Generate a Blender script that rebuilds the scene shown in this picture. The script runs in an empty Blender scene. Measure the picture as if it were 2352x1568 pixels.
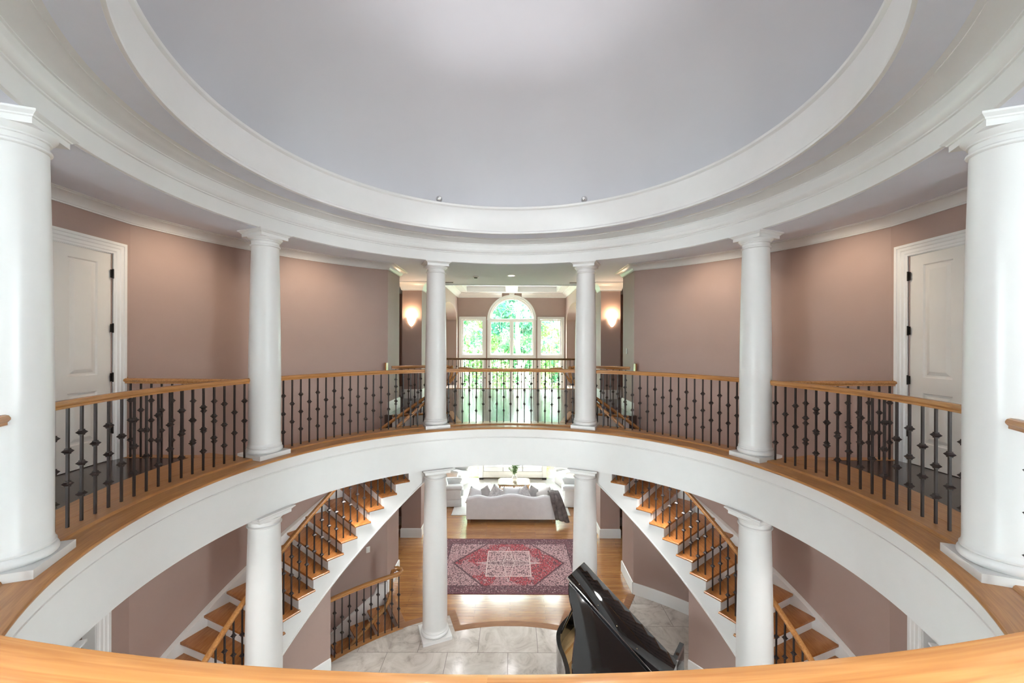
import bpy, bmesh, math, random
from math import sin, cos, pi, radians as rad, atan2, hypot, sqrt, degrees
from mathutils import Vector, Matrix, Euler
random.seed(7)
sc = bpy.context.scene
COL = sc.collection

# ---------------------------------------------------------------- camera
EYE = 1.4
cam_d = bpy.data.cameras.new('camera')
cam_d.sensor_width = 36.0
cam_d.lens = 922.658 / 2352 * 36.0
cam_d.shift_y = 7.16 / 2352
cam_d.clip_start = 0.02
cam_d.clip_end = 300
cam = bpy.data.objects.new('camera', cam_d)
COL.objects.link(cam)
cam.matrix_world = Matrix.Translation((0.0257, -3.7651, EYE)) @ Matrix.Rotation(0.00057, 4, 'Z') @ Matrix.Rotation(pi / 2, 4, 'X') @ Matrix.Rotation(0.003385, 4, 'Z')
sc.camera = cam

# ---------------------------------------------------------------- world, sun, added side fill lamps, exposure
world = bpy.data.worlds.new('sky')
sc.world = world
world.use_nodes = True
bg = world.node_tree.nodes['Background']
bg.inputs[0].default_value = (0.86, 0.94, 1.0, 1)
bg.inputs[1].default_value = 31

def lamp(name, kind, loc, energy, color=(1, 1, 1), target=None, size=None, size_y=None, spot=None, blend=0.6, radius=0.05):
    d = bpy.data.lights.new(name, kind)
    d.energy = energy
    d.color = color
    if kind == 'AREA':
        d.shape = 'RECTANGLE'
        d.size = size
        d.size_y = size_y
    if kind == 'SPOT':
        d.spot_size = spot
        d.spot_blend = blend
        d.shadow_soft_size = radius
    if kind == 'POINT':
        d.shadow_soft_size = radius
    o = bpy.data.objects.new(name, d)
    COL.objects.link(o)
    o.location = loc
    if target is not None:
        o.rotation_euler = (Vector(target) - Vector(loc)).to_track_quat('-Z', 'Y').to_euler()
    return o

sun = lamp('sun', 'SUN', (-2, 40, 45), 34.0, (1.0, 0.96, 0.9), target=(2.5, 11, 8.5))
sun.data.angle = 0.03
# unseen area lamps added behind the viewer as fill, both storeys
for sx in (-1, 1):
    lamp('added_side_fill_upper', 'AREA', (sx * 5.0, -5.8, 1.55), 45, (0.95, 0.97, 1.0), target=(0, -2.5, 1.3), size=2.0, size_y=2.5)
    lamp('added_side_fill_lower', 'AREA', (sx * 5.0, -5.8, -2.0), 110, (0.95, 0.97, 1.0), target=(0, 0, -2.3), size=2.0, size_y=2.4)

sc.view_settings.view_transform = 'Standard'
sc.view_settings.look = 'None'
sc.view_settings.gamma = 1.0
sc.view_settings.use_curve_mapping = False
sc.view_settings.exposure = 0.3

# ---------------------------------------------------------------- materials
def new_mat(name):
    m = bpy.data.materials.new(name)
    m.use_nodes = True
    nt = m.node_tree
    b = nt.nodes['Principled BSDF']
    return m, nt, b

def N(nt, t, **kw):
    n = nt.nodes.new(t)
    for k, v in kw.items():
        setattr(n, k, v)
    return n

def paint(name, col, rough=0.55, var=0.02, bump=0.0, scale=6.0, metallic=0.0, coat=0.0):
    m, nt, b = new_mat(name)
    b.inputs['Roughness'].default_value = rough
    b.inputs['Metallic'].default_value = metallic
    if coat:
        b.inputs['Coat Weight'].default_value = coat
        b.inputs['Coat Roughness'].default_value = 0.05
    tc = N(nt, 'ShaderNodeTexCoord')
    no = N(nt, 'ShaderNodeTexNoise')
    no.inputs['Scale'].default_value = scale
    no.inputs['Detail'].default_value = 3
    nt.links.new(tc.outputs['Object'], no.inputs['Vector'])
    r = N(nt, 'ShaderNodeValToRGB')
    e = r.color_ramp.elements
    e[0].position, e[1].position = 0.3, 0.7
    e[0].color = (*[max(0, c * (1 - var)) for c in col], 1)
    e[1].color = (*[min(1, c * (1 + var)) for c in col], 1)
    nt.links.new(no.outputs['Fac'], r.inputs[0])
    nt.links.new(r.outputs[0], b.inputs['Base Color'])
    if bump:
        bp = N(nt, 'ShaderNodeBump')
        bp.inputs['Strength'].default_value = bump
        bp.inputs['Distance'].default_value = 0.01
        n2 = N(nt, 'ShaderNodeTexNoise')
        n2.inputs['Scale'].default_value = scale * 12
        nt.links.new(tc.outputs['Object'], n2.inputs['Vector'])
        nt.links.new(n2.outputs['Fac'], bp.inputs['Height'])
        nt.links.new(bp.outputs[0], b.inputs['Normal'])
    return m

def wood(name, c1, c2, rough=0.3, stretch=(1.5, 14, 14), polar=False, coat=0.15, boards=None, spec=0.5, along_y=False):
    """oak-like grain; boards=(length, width) adds strip joints"""
    m, nt, b = new_mat(name)
    b.inputs['Roughness'].default_value = rough
    b.inputs['Coat Weight'].default_value = coat
    b.inputs['Coat Roughness'].default_value = rough * 0.7
    b.inputs['Specular IOR Level'].default_value = spec
    tc = N(nt, 'ShaderNodeTexCoord')
    vec = tc.outputs['Object']
    if polar:                                   # grain follows the circle: (angle * R, radius, z)
        sp = N(nt, 'ShaderNodeSeparateXYZ')
        nt.links.new(vec, sp.inputs[0])
        at = N(nt, 'ShaderNodeMath', operation='ARCTAN2')
        nt.links.new(sp.outputs[0], at.inputs[0])
        nt.links.new(sp.outputs[1], at.inputs[1])
        mu = N(nt, 'ShaderNodeMath', operation='MULTIPLY')
        mu.inputs[1].default_value = 3.3
        nt.links.new(at.outputs[0], mu.inputs[0])
        ln = N(nt, 'ShaderNodeVectorMath', operation='LENGTH')
        nt.links.new(vec, ln.inputs[0])
        cb = N(nt, 'ShaderNodeCombineXYZ')
        nt.links.new(mu.outputs[0], cb.inputs[0])
        nt.links.new(ln.outputs['Value'], cb.inputs[1])
        nt.links.new(sp.outputs[2], cb.inputs[2])
        vec = cb.outputs[0]
    mp = N(nt, 'ShaderNodeMapping')
    mp.inputs['Scale'].default_value = stretch
    if along_y:
        mp.inputs['Rotation'].default_value = (0, 0, pi / 2)
    nt.links.new(vec, mp.inputs[0])
    no = N(nt, 'ShaderNodeTexNoise')
    no.inputs['Scale'].default_value = 3.0
    no.inputs['Detail'].default_value = 6
    no.inputs['Distortion'].default_value = 1.2
    nt.links.new(mp.outputs[0], no.inputs['Vector'])
    r = N(nt, 'ShaderNodeValToRGB')
    e = r.color_ramp.elements
    e[0].position, e[1].position = 0.34, 0.68
    e[0].color = (*c1, 1)
    e[1].color = (*c2, 1)
    nt.links.new(no.outputs['Fac'], r.inputs[0])
    out = r.outputs[0]
    if boards:
        br = N(nt, 'ShaderNodeTexBrick')
        br.inputs['Scale'].default_value = 1.0
        br.inputs['Brick Width'].default_value = boards[0]
        br.inputs['Row Height'].default_value = boards[1]
        br.inputs['Mortar Size'].default_value = 0.0016
        br.inputs['Color1'].default_value = (1.0, 1.0, 1.0, 1)
        br.inputs['Color2'].default_value = (0.72, 0.70, 0.68, 1)
        br.inputs['Mortar'].default_value = (0.25, 0.22, 0.2, 1)
        nt.links.new(tc.outputs['Object'], br.inputs['Vector'])
        mx = N(nt, 'ShaderNodeMix', data_type='RGBA', blend_type='MULTIPLY')
        mx.inputs['Factor'].default_value = 1.0
        nt.links.new(out, mx.inputs['A'])
        nt.links.new(br.outputs['Color'], mx.inputs['B'])
        out = mx.outputs['Result']
        bp = N(nt, 'ShaderNodeBump')
        bp.inputs['Strength'].default_value = 0.25
        bp.inputs['Distance'].default_value = 0.004
        nt.links.new(br.outputs['Color'], bp.inputs['Height'])
        nt.links.new(bp.outputs[0], b.inputs['Normal'])
        nt.links.new(bp.outputs[0], b.inputs['Coat Normal'])
    nt.links.new(out, b.inputs['Base Color'])
    return m

def marble(name):
    m, nt, b = new_mat(name)
    b.inputs['Roughness'].default_value = 0.16
    oi = N(nt, 'ShaderNodeObjectInfo')
    tc = N(nt, 'ShaderNodeTexCoord')
    ad = N(nt, 'ShaderNodeVectorMath', operation='ADD')
    sc_ = N(nt, 'ShaderNodeVectorMath', operation='SCALE')
    cb = N(nt, 'ShaderNodeCombineXYZ')
    nt.links.new(oi.outputs['Random'], cb.inputs[0])
    nt.links.new(oi.outputs['Random'], cb.inputs[2])
    nt.links.new(cb.outputs[0], sc_.inputs[0])
    sc_.inputs['Scale'].default_value = 25
    nt.links.new(tc.outputs['Object'], ad.inputs[0])
    nt.links.new(sc_.outputs[0], ad.inputs[1])
    no = N(nt, 'ShaderNodeTexNoise')
    no.inputs['Scale'].default_value = 2.2
    no.inputs['Detail'].default_value = 9
    no.inputs['Roughness'].default_value = 0.65
    no.inputs['Distortion'].default_value = 2.0
    nt.links.new(ad.outputs[0], no.inputs['Vector'])
    r = N(nt, 'ShaderNodeValToRGB')
    e = r.color_ramp.elements
    e[0].position, e[1].position = 0.32, 0.62
    e[0].color = (0.40, 0.35, 0.31, 1)
    e[1].color = (0.66, 0.61, 0.56, 1)
    x = e.new(0.46)
    x.color = (0.56, 0.51, 0.46, 1)
    nt.links.new(no.outputs['Fac'], r.inputs[0])
    nt.links.new(r.outputs[0], b.inputs['Base Color'])
    return m

def emit(name, col, strength):
    m, nt, b = new_mat(name)
    b.inputs['Base Color'].default_value = (*col, 1)
    b.inputs['Emission Color'].default_value = (*col, 1)
    b.inputs['Emission Strength'].default_value = strength
    return m

def glass_mat(name):
    m, nt, b = new_mat(name)
    nt.nodes.remove(b)
    t = N(nt, 'ShaderNodeBsdfTransparent')
    t.inputs[0].default_value = (0.96, 0.99, 0.97, 1)
    g = N(nt, 'ShaderNodeBsdfGlossy')
    g.inputs['Roughness'].default_value = 0.02
    no = N(nt, 'ShaderNodeTexNoise')
    no.inputs['Scale'].default_value = 1.5
    mr = N(nt, 'ShaderNodeMapRange')
    mr.inputs['To Min'].default_value = 0.04
    mr.inputs['To Max'].default_value = 0.06
    nt.links.new(no.outputs['Fac'], mr.inputs[0])
    mx = N(nt, 'ShaderNodeMixShader')
    nt.links.new(mr.outputs[0], mx.inputs[0])
    nt.links.new(t.outputs[0], mx.inputs[1])
    nt.links.new(g.outputs[0], mx.inputs[2])
    nt.links.new(mx.outputs[0], nt.nodes['Material Output'].inputs[0])
    return m

def rug_mat(name):
    """faded Persian rug: borders, lozenge field and centre medallion from |x|,|y| of the rug"""
    m, nt, b = new_mat(name)
    b.inputs['Roughness'].default_value = 0.95
    b.inputs['Specular IOR Level'].default_value = 0.1
    tc = N(nt, 'ShaderNodeTexCoord')
    sp = N(nt, 'ShaderNodeSeparateXYZ')
    nt.links.new(tc.outputs['Object'], sp.inputs[0])
    def M(op, a, b_=None, c=None):
        n = N(nt, 'ShaderNodeMath', operation=op)
        for i, v in enumerate((a, b_, c)):
            if v is None:
                continue
            if isinstance(v, (int, float)):
                n.inputs[i].default_value = v
            else:
                nt.links.new(v, n.inputs[i])
        return n.outputs[0]
    ax = M('ABSOLUTE', sp.outputs[0])
    ay = M('ABSOLUTE', sp.outputs[1])
    def mix(f, a, c):
        n = N(nt, 'ShaderNodeMix', data_type='RGBA')
        for key, v in (('Factor', f), ('A', a), ('B', c)):
            if isinstance(v, tuple):
                n.inputs[key].default_value = (*v, 1)
            elif isinstance(v, (int, float)):
                n.inputs[key].default_value = v
            else:
                nt.links.new(v, n.inputs[key])
        return n.outputs['Result']
    # masks
    border = M('MAXIMUM', M('GREATER_THAN', ax, 1.40), M('GREATER_THAN', ay, 0.86))
    line1 = M('MAXIMUM', M('LESS_THAN', M('ABSOLUTE', M('SUBTRACT', M('MAXIMUM', M('SUBTRACT', ax, 0.54), ay), 0.86)), 0.012), 0.0)
    loz = M('ADD', M('MULTIPLY', ax, 1.21), ay)              # lozenge distance
    in_loz = M('LESS_THAN', loz, 1.50)
    loz_line = M('LESS_THAN', M('ABSOLUTE', M('SUBTRACT', loz, 1.50)), 0.03)
    medal = M('MAXIMUM', M('MULTIPLY', ax, 1.08), ay)
    in_med = M('LESS_THAN', medal, 0.52)
    med_line = M('LESS_THAN', M('ABSOLUTE', M('SUBTRACT', medal, 0.52)), 0.014)
    kite = M('ADD', M('MULTIPLY', ax, 0.60), M('MULTIPLY', ay, 3.2))
    in_kite = M('LESS_THAN', kite, 0.44)
    kite_line = M('LESS_THAN', M('ABSOLUTE', M('SUBTRACT', kite, 0.44)), 0.03)
    dia = M('ADD', M('MULTIPLY', ax, 3.4), M('MULTIPLY', ay, 0.62))
    dia_line = M('LESS_THAN', M('ABSOLUTE', M('SUBTRACT', dia, 0.44)), 0.03)
    # small motifs: mirrored coordinates so the ornament is symmetric
    cb = N(nt, 'ShaderNodeCombineXYZ')
    nt.links.new(ax, cb.inputs[0])
    nt.links.new(ay, cb.inputs[1])
    vo = N(nt, 'ShaderNodeTexVoronoi', feature='DISTANCE_TO_EDGE')
    vo.inputs['Scale'].default_value = 19
    nt.links.new(cb.outputs[0], vo.inputs['Vector'])
    vo2 = N(nt, 'ShaderNodeTexVoronoi')
    vo2.inputs['Scale'].default_value = 26
    nt.links.new(cb.outputs[0], vo2.inputs['Vector'])
    no = N(nt, 'ShaderNodeTexNoise')
    no.inputs['Scale'].default_value = 30
    no.inputs['Detail'].default_value = 5
    nt.links.new(tc.outputs['Object'], no.inputs['Vector'])
    blotch = N(nt, 'ShaderNodeTexNoise')
    blotch.inputs['Scale'].default_value = 1.7
    nt.links.new(tc.outputs['Object'], blotch.inputs['Vector'])
    cream = (0.56, 0.42, 0.40)
    pink = (0.42, 0.21, 0.22)
    rose = (0.36, 0.045, 0.055)
    dark = (0.045, 0.02, 0.03)
    plum = (0.16, 0.07, 0.09)
    field = mix(blotch.outputs['Fac'], (0.46, 0.32, 0.32), pink)
    lozc = mix(M('GREATER_THAN', blotch.outputs['Fac'], 0.47), pink, rose)
    base = mix(in_loz, field, mix(0.65, lozc, pink))
    base = mix(in_loz, field, lozc)
    base = mix(in_med, base, mix(blotch.outputs['Fac'], cream, pink))
    base = mix(in_kite, base, mix(0.5, cream, plum))
    base = mix(border, base, mix(blotch.outputs['Fac'], (0.075, 0.035, 0.05), (0.20, 0.075, 0.085)))
    motif_d = M('MULTIPLY', M('LESS_THAN', vo.outputs['Distance'], 0.11), M('GREATER_THAN', no.outputs['Fac'], 0.47))
    motif_l = M('MULTIPLY', M('LESS_THAN', vo2.outputs['Distance'], 0.40), M('GREATER_THAN', no.outputs['Fac'], 0.46))
    base = mix(M('MULTIPLY', motif_l, 0.85), base, (0.52, 0.36, 0.35))
    base = mix(M('MULTIPLY', motif_d, 0.92), base, dark)
    lines = M('MAXIMUM', M('MAXIMUM', med_line, M('MULTIPLY', kite_line, 1.0)), M('MULTIPLY', dia_line, 0.8))
    notb = M('SUBTRACT', 1.0, border)
    base = mix(M('MULTIPLY', M('MULTIPLY', lines, notb), 0.8), base, (0.60, 0.47, 0.44))
    base = mix(M('MULTIPLY', M('MULTIPLY', loz_line, notb), 0.85), base, dark)
    base = mix(M('MULTIPLY', line1, 0.8), base, dark)
    edge = M('MAXIMUM', M('GREATER_THAN', ax, 1.63), M('GREATER_THAN', ay, 1.08))
    base = mix(M('MULTIPLY', edge, 0.7), base, (0.14, 0.04, 0.06))
    fine = N(nt, 'ShaderNodeTexNoise')
    fine.inputs['Scale'].default_value = 70
    nt.links.new(tc.outputs['Object'], fine.inputs['Vector'])
    mr = N(nt, 'ShaderNodeMapRange')
    mr.inputs['From Min'].default_value = 0.3
    mr.inputs['From Max'].default_value = 0.7
    mr.inputs['To Min'].default_value = 0.0
    mr.inputs['To Max'].default_value = 0.22
    nt.links.new(fine.outputs['Fac'], mr.inputs[0])
    base = mix(mr.outputs[0], base, (0.5, 0.36, 0.36))
    nt.links.new(base, b.inputs['Base Color'])
    return m

def leaf_mat(name, c1, c2, trans=0.4):
    m, nt, b = new_mat(name)
    nt.nodes.remove(b)
    tc = N(nt, 'ShaderNodeTexCoord')
    no = N(nt, 'ShaderNodeTexNoise')
    no.inputs['Scale'].default_value = 1.1
    no.inputs['Detail'].default_value = 4
    nt.links.new(tc.outputs['Object'], no.inputs['Vector'])
    r = N(nt, 'ShaderNodeValToRGB')
    e = r.color_ramp.elements
    e[0].position, e[1].position = 0.36, 0.62
    e[0].color = (*c1, 1)
    e[1].color = (*c2, 1)
    nt.links.new(no.outputs['Fac'], r.inputs[0])
    d = N(nt, 'ShaderNodeBsdfDiffuse')
    t = N(nt, 'ShaderNodeBsdfTranslucent')
    mx = N(nt, 'ShaderNodeMixShader')
    mx.inputs[0].default_value = trans
    nt.links.new(r.outputs[0], d.inputs[0])
    nt.links.new(r.outputs[0], t.inputs[0])
    nt.links.new(d.outputs[0], mx.inputs[1])
    nt.links.new(t.outputs[0], mx.inputs[2])
    nt.links.new(mx.outputs[0], nt.nodes['Material Output'].inputs[0])
    return m

MT = {}
MT['wall'] = paint('mauve_wall_paint', (0.40, 0.285, 0.25), 0.6, 0.015, 0.05, 3)
MT['trim'] = paint('white_trim_paint', (0.82, 0.815, 0.805), 0.32, 0.01)
MT['ceil'] = paint('ceiling_paint', (0.83, 0.855, 0.94), 0.7, 0.01)
MT['dome'] = paint('dome_paint', (0.72, 0.72, 0.75), 0.7, 0.03, 0.0, 0.8)
MT['door'] = paint('door_paint', (0.78, 0.75, 0.71), 0.35, 0.01)
MT['oak'] = wood('oak_nosing', (0.36, 0.150, 0.042), (0.50, 0.235, 0.075), 0.28, (1.0, 14, 14), polar=True)
MT['rail'] = wood('oak_handrail', (0.34, 0.140, 0.038), (0.50, 0.235, 0.075), 0.25, (0.8, 22, 22), polar=True, coat=0.3)
MT['tread'] = wood('oak_tread', (0.32, 0.115, 0.03), (0.44, 0.18, 0.052), 0.26, (9, 1.0, 9))
MT['oakfloor'] = wood('oak_floor', (0.40, 0.165, 0.05), (0.55, 0.26, 0.085), 0.2, (1.0, 12, 1), boards=(1.3, 0.082), coat=1.0)
MT['darkfloor'] = wood('dark_floor', (0.030, 0.016, 0.012), (0.060, 0.032, 0.024), 0.17, (1.0, 12, 1), boards=(1.1, 0.082), coat=0.25)
MT['border'] = wood('threshold_wood', (0.25, 0.115, 0.055), (0.34, 0.17, 0.085), 0.5, (1.0, 14, 14), polar=True, coat=0.0, spec=0.2)
MT['iron'] = paint('bronze_iron', (0.026, 0.017, 0.015), 0.42, 0.1, 0, 10, 0.15)
MT['hinge'] = paint('black_hinge', (0.02, 0.017, 0.015), 0.4, 0.05, 0, 10, 0.5)
MT['marble'] = marble('marble_tile')
MT['grout'] = paint('grout', (0.22, 0.19, 0.17), 0.8)
MT['glass'] = glass_mat('window_glass')
MT['piano'] = paint('piano_lacquer', (0.006, 0.006, 0.007), 0.06, 0.0, 0, 5, 0.0, 0.6)
MT['gold'] = paint('piano_plate_gold', (0.62, 0.43, 0.20), 0.35, 0.06, 0, 8, 0.6)
MT['brass'] = paint('brass', (0.7, 0.6, 0.42), 0.2, 0.03, 0, 8, 1.0)
MT['chrome'] = paint('chrome', (0.7, 0.7, 0.7), 0.15, 0.02, 0, 8, 1.0)
MT['ivory'] = paint('piano_key_white', (0.85, 0.84, 0.8), 0.2)
MT['felt'] = paint('black_felt', (0.012, 0.012, 0.012), 0.9)
MT['linen'] = paint('white_linen', (0.78, 0.785, 0.80), 0.9, 0.03, 0.25, 8)
MT['linen2'] = paint('ivory_linen', (0.76, 0.74, 0.71), 0.9, 0.03, 0.25, 8)
MT['greycush'] = paint('grey_cushion', (0.42, 0.41, 0.40), 0.95, 0.08, 0.3, 10)
MT['beigecush'] = paint('beige_cushion', (0.60, 0.55, 0.50), 0.95, 0.06, 0.3, 10)
MT['patcush'] = paint('patterned_cushion', (0.62, 0.60, 0.60), 0.95, 0.22, 0.3, 22)
MT['throw'] = paint('grey_fur_throw', (0.17, 0.15, 0.145), 1.0, 0.35, 1.0, 9)
MT['whiterug'] = paint('white_rug_wool', (0.80, 0.79, 0.77), 1.0, 0.03, 0.6, 20)
MT['rug'] = rug_mat('persian_rug_wool')
MT['walnut'] = wood('carved_walnut', (0.17, 0.075, 0.026), (0.33, 0.165, 0.065), 0.35, (2, 12, 12))
MT['stone'] = paint('table_top_stone', (0.60, 0.53, 0.42), 0.15, 0.12, 0, 5)
MT['ceramic'] = paint('white_ceramic', (0.85, 0.85, 0.85), 0.2)
MT['sconce'] = emit('sconce_glass', (1.0, 0.78, 0.52), 5.0)
MT['globe'] = emit('globe_glass', (1.0, 0.96, 0.9), 30)
MT['lens'] = emit('downlight_lens', (1.0, 0.92, 0.8), 8.0)
MT['plastic'] = paint('white_plastic', (0.82, 0.81, 0.78), 0.35)
MT['vent'] = paint('dark_vent', (0.10, 0.10, 0.10), 0.5)
MT['leaf'] = leaf_mat('tree_leaf_green', (0.04, 0.16, 0.075), (0.17, 0.34, 0.14))
MT['leaf2'] = leaf_mat('tree_leaf_yellow', (0.07, 0.19, 0.05), (0.25, 0.38, 0.14))
MT['leaf3'] = leaf_mat('tree_leaf_blue', (0.025, 0.12, 0.08), (0.13, 0.28, 0.17))
MT['sprig'] = leaf_mat('eucalyptus_leaf', (0.10, 0.17, 0.08), (0.26, 0.36, 0.20), 0.2)
MT['bark'] = paint('tree_bark', (0.34, 0.29, 0.24), 0.9, 0.25, 0.6, 5)
MT['bounce'] = paint('bounce_slab', (0.62, 0.60, 0.57), 0.8, 0.1, 0.2, 3)
MT['lawn'] = paint('lawn_grass', (0.26, 0.34, 0.18), 0.95, 0.3, 0.5, 4)
MT['hedge'] = leaf_mat('hedge_leaf', (0.06, 0.17, 0.05), (0.19, 0.32, 0.13))

# ---------------------------------------------------------------- geometry helpers
def pol(r, deg, z=None):
    t = rad(deg)
    return (r * sin(t), r * cos(t)) if z is None else (r * sin(t), r * cos(t), z)

class MB:
    """collects shapes; build() links them as ONE mesh object"""
    def __init__(self):
        self.v = []
        self.f = []
    def add(self, vs, fs):
        o = len(self.v)
        self.v += [tuple(p) for p in vs]
        self.f += [tuple(i + o for i in f) for f in fs]
        return self
    def box(self, x0, x1, y0, y1, z0, z1):
        return self.add([(x0, y0, z0), (x1, y0, z0), (x1, y1, z0), (x0, y1, z0), (x0, y0, z1), (x1, y0, z1), (x1, y1, z1), (x0, y1, z1)],
                        [(3, 2, 1, 0), (4, 5, 6, 7), (0, 1, 5, 4), (1, 2, 6, 5), (2, 3, 7, 6), (3, 0, 4, 7)])
    def prism(self, poly, z0, z1):
        n = len(poly)
        return self.add([(x, y, z0) for x, y in poly] + [(x, y, z1) for x, y in poly],
                        [tuple(range(n - 1, -1, -1)), tuple(range(n, 2 * n))] + [(i, (i + 1) % n, n + (i + 1) % n, n + i) for i in range(n)])
    def lathe(self, prof, n=48, c=(0, 0, 0), a0=0.0, a1=360.0, closed=False, cap=True):
        """revolve (r, z) profile about the vertical through c; closed=True: profile is a closed section"""
        full = abs(a1 - a0) >= 359.99
        k = len(prof)
        m = n if full else n + 1
        vs = []
        for i in range(m):
            t = rad(a0 + (a1 - a0) * i / n)
            for r, z in prof:
                vs.append((c[0] + r * sin(t), c[1] + r * cos(t), c[2] + z))
        fs = []
        for i in range(n):
            j = (i + 1) % m
            for q in range(k if closed else k - 1):
                w = (q + 1) % k
                fs.append((i * k + q, i * k + w, j * k + w, j * k + q))
        if full and not closed and cap:
            fs.append(tuple(i * k for i in range(n)))
            fs.append(tuple(i * k + k - 1 for i in range(n - 1, -1, -1)))
        if not full and closed:
            fs.append(tuple(range(k)))
            fs.append(tuple((m - 1) * k + q for q in range(k - 1, -1, -1)))
        return self.add(vs, fs)
    def sweep(self, path, prof, loop=False):
        """closed section prof [(n, dz)] along path [(x, y[, z])]; n points right of the travel direction"""
        P = [(p[0], p[1], p[2] if len(p) > 2 else 0.0) for p in path]
        m, k = len(P), len(prof)
        vs = []
        for i in range(m):
            a = P[(i - 1) % m] if (loop or i > 0) else None
            b = P[(i + 1) % m] if (loop or i < m - 1) else None
            def nd(p, q):
                dx, dy = q[0] - p[0], q[1] - p[1]
                l = hypot(dx, dy) or 1e-9
                return dy / l, -dx / l
            if a is None:
                nx, ny = nd(P[i], b)
            elif b is None:
                nx, ny = nd(a, P[i])
            else:
                n1, n2 = nd(a, P[i]), nd(P[i], b)
                sx, sy = n1[0] + n2[0], n1[1] + n2[1]
                l2 = sx * sx + sy * sy
                if l2 < 0.15:
                    nx, ny = n1
                else:
                    nx, ny = 2 * sx / l2, 2 * sy / l2
            for o, dz in prof:
                vs.append((P[i][0] + nx * o, P[i][1] + ny * o, P[i][2] + dz))
        fs = []
        for i in range(m if loop else m - 1):
            j = (i + 1) % m
            for q in range(k):
                w = (q + 1) % k
                fs.append((i * k + q, i * k + w, j * k + w, j * k + q))
        if not loop:
            fs.append(tuple(range(k)))
            fs.append(tuple((m - 1) * k + q for q in range(k - 1, -1, -1)))
        return self.add(vs, fs)
    def tube(self, pts, r, n=8, taper=None):
        P = [Vector(p) for p in pts]
        k = len(P)
        vs, fs = [], []
        ref = None
        for i, p in enumerate(P):
            t = (P[min(i + 1, k - 1)] - P[max(i - 1, 0)]).normalized()
            if ref is None:
                ref = Vector((0, 0, 1)) if abs(t.z) < 0.9 else Vector((1, 0, 0))
            s = t.cross(ref).normalized()
            u = s.cross(t).normalized()
            ref = u
            rr = r[i] if isinstance(r, (list, tuple)) else r
            for a in range(n):
                q = 2 * pi * a / n
                vs.append(p + s * (rr * cos(q)) + u * (rr * sin(q)))
        for i in range(k - 1):
            for a in range(n):
                b = (a + 1) % n
                fs.append((i * n + a, i * n + b, (i + 1) * n + b, (i + 1) * n + a))
        fs.append(tuple(range(n - 1, -1, -1)))
        fs.append(tuple((k - 1) * n + a for a in range(n)))
        return self.add(vs, fs)
    def sphere(self, c, r, n=16, m=10, sq=(1, 1, 1)):
        prof = [(r * sin(pi * i / m), -r * cos(pi * i / m)) for i in range(m + 1)]
        vs, fs = [], []
        for i in range(n):
            t = 2 * pi * i / n
            for pr, z in prof:
                vs.append((c[0] + sq[0] * pr * sin(t), c[1] + sq[1] * pr * cos(t), c[2] + sq[2] * z))
        k = m + 1
        for i in range(n):
            j = (i + 1) % n
            for q in range(m):
                fs.append((i * k + q, i * k + q + 1, j * k + q + 1, j * k + q))
        return self.add(vs, fs)
    def rbox(self, x0, x1, y0, y1, z0, z1, b=0.03, seg=3, puff=0.0):
        """rounded box"""
        bm = bmesh.new()
        bmesh.ops.create_cube(bm, size=1.0)
        if puff:
            bmesh.ops.subdivide_edges(bm, edges=bm.edges[:], cuts=5, use_grid_fill=True)
            for v in bm.verts:
                x, y, z = v.co * 2
                k = puff * (1 - x * x) * (1 - y * y) * (1 if abs(z) > 0.99 else 0)
                v.co.z += k * (1 if z > 0 else -0.3) / max(1e-6, (z1 - z0))
        for v in bm.verts:
            v.co = Vector(((x0 + x1) / 2 + v.co.x * (x1 - x0), (y0 + y1) / 2 + v.co.y * (y1 - y0), (z0 + z1) / 2 + v.co.z * (z1 - z0)))
        if puff:
            es = [e for e in bm.edges if len(e.link_faces) == 2 and e.calc_face_angle(0) > 1.0]
        else:
            es = bm.edges[:]
        bmesh.ops.bevel(bm, geom=es, offset=b, segments=seg, affect='EDGES', profile=0.5, clamp_overlap=True)
        bm.verts.index_update()
        self.add([v.co[:] for v in bm.verts], [[v.index for v in f.verts] for f in bm.faces])
        bm.free()
        return self
    def xf(self, mtx):
        self.v = [tuple(mtx @ Vector(p)) for p in self.v]
        return self
    def mesh(self, name, mat, mirror=False, smooth=35, recalc=True):
        me = bpy.data.meshes.new(name)
        v = [(-x, y, z) for x, y, z in self.v] if mirror else self.v
        me.from_pydata(v, [], self.f)
        if recalc:
            bm = bmesh.new()
            bm.from_mesh(me)
            bmesh.ops.recalc_face_normals(bm, faces=bm.faces[:])
            bm.to_mesh(me)
            bm.free()
        if smooth:
            me.shade_smooth()
            me.set_sharp_from_angle(angle=rad(smooth))
        me.materials.append(MT[mat] if isinstance(mat, str) else mat)
        return me
    def build(self, name, mat, parent=None, mirror=False, smooth=35, recalc=True):
        o = bpy.data.objects.new(name, self.mesh(name, mat, mirror, smooth, recalc))
        COL.objects.link(o)
        if parent is not None:
            attach(o, parent)
        return o

def attach(o, parent):
    """child keeps its world-space vertices under a translated/rotated parent"""
    o.parent = parent
    root = parent
    mw = Matrix.Identity(4)
    chain = []
    while root is not None:
        chain.append(root)
        root = root.parent
    for q in reversed(chain):
        mw = mw @ q.matrix_parent_inverse @ q.matrix_basis
    o.matrix_parent_inverse = mw.inverted()

def inst(name, me, parent, loc=(0, 0, 0), rz=0.0):
    """an object that shares mesh data, placed in its parent's local space"""
    o = bpy.data.objects.new(name, me)
    COL.objects.link(o)
    o.parent = parent
    o.location = loc
    o.rotation_euler = (0, 0, rz)
    return o

def tag(o, label=None, cat=None, group=None, kind=None):
    if label:
        o['label'] = label
    if cat:
        o['category'] = cat
    if group:
        o['group'] = group
    if kind:
        o['kind'] = kind
    return o

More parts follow.
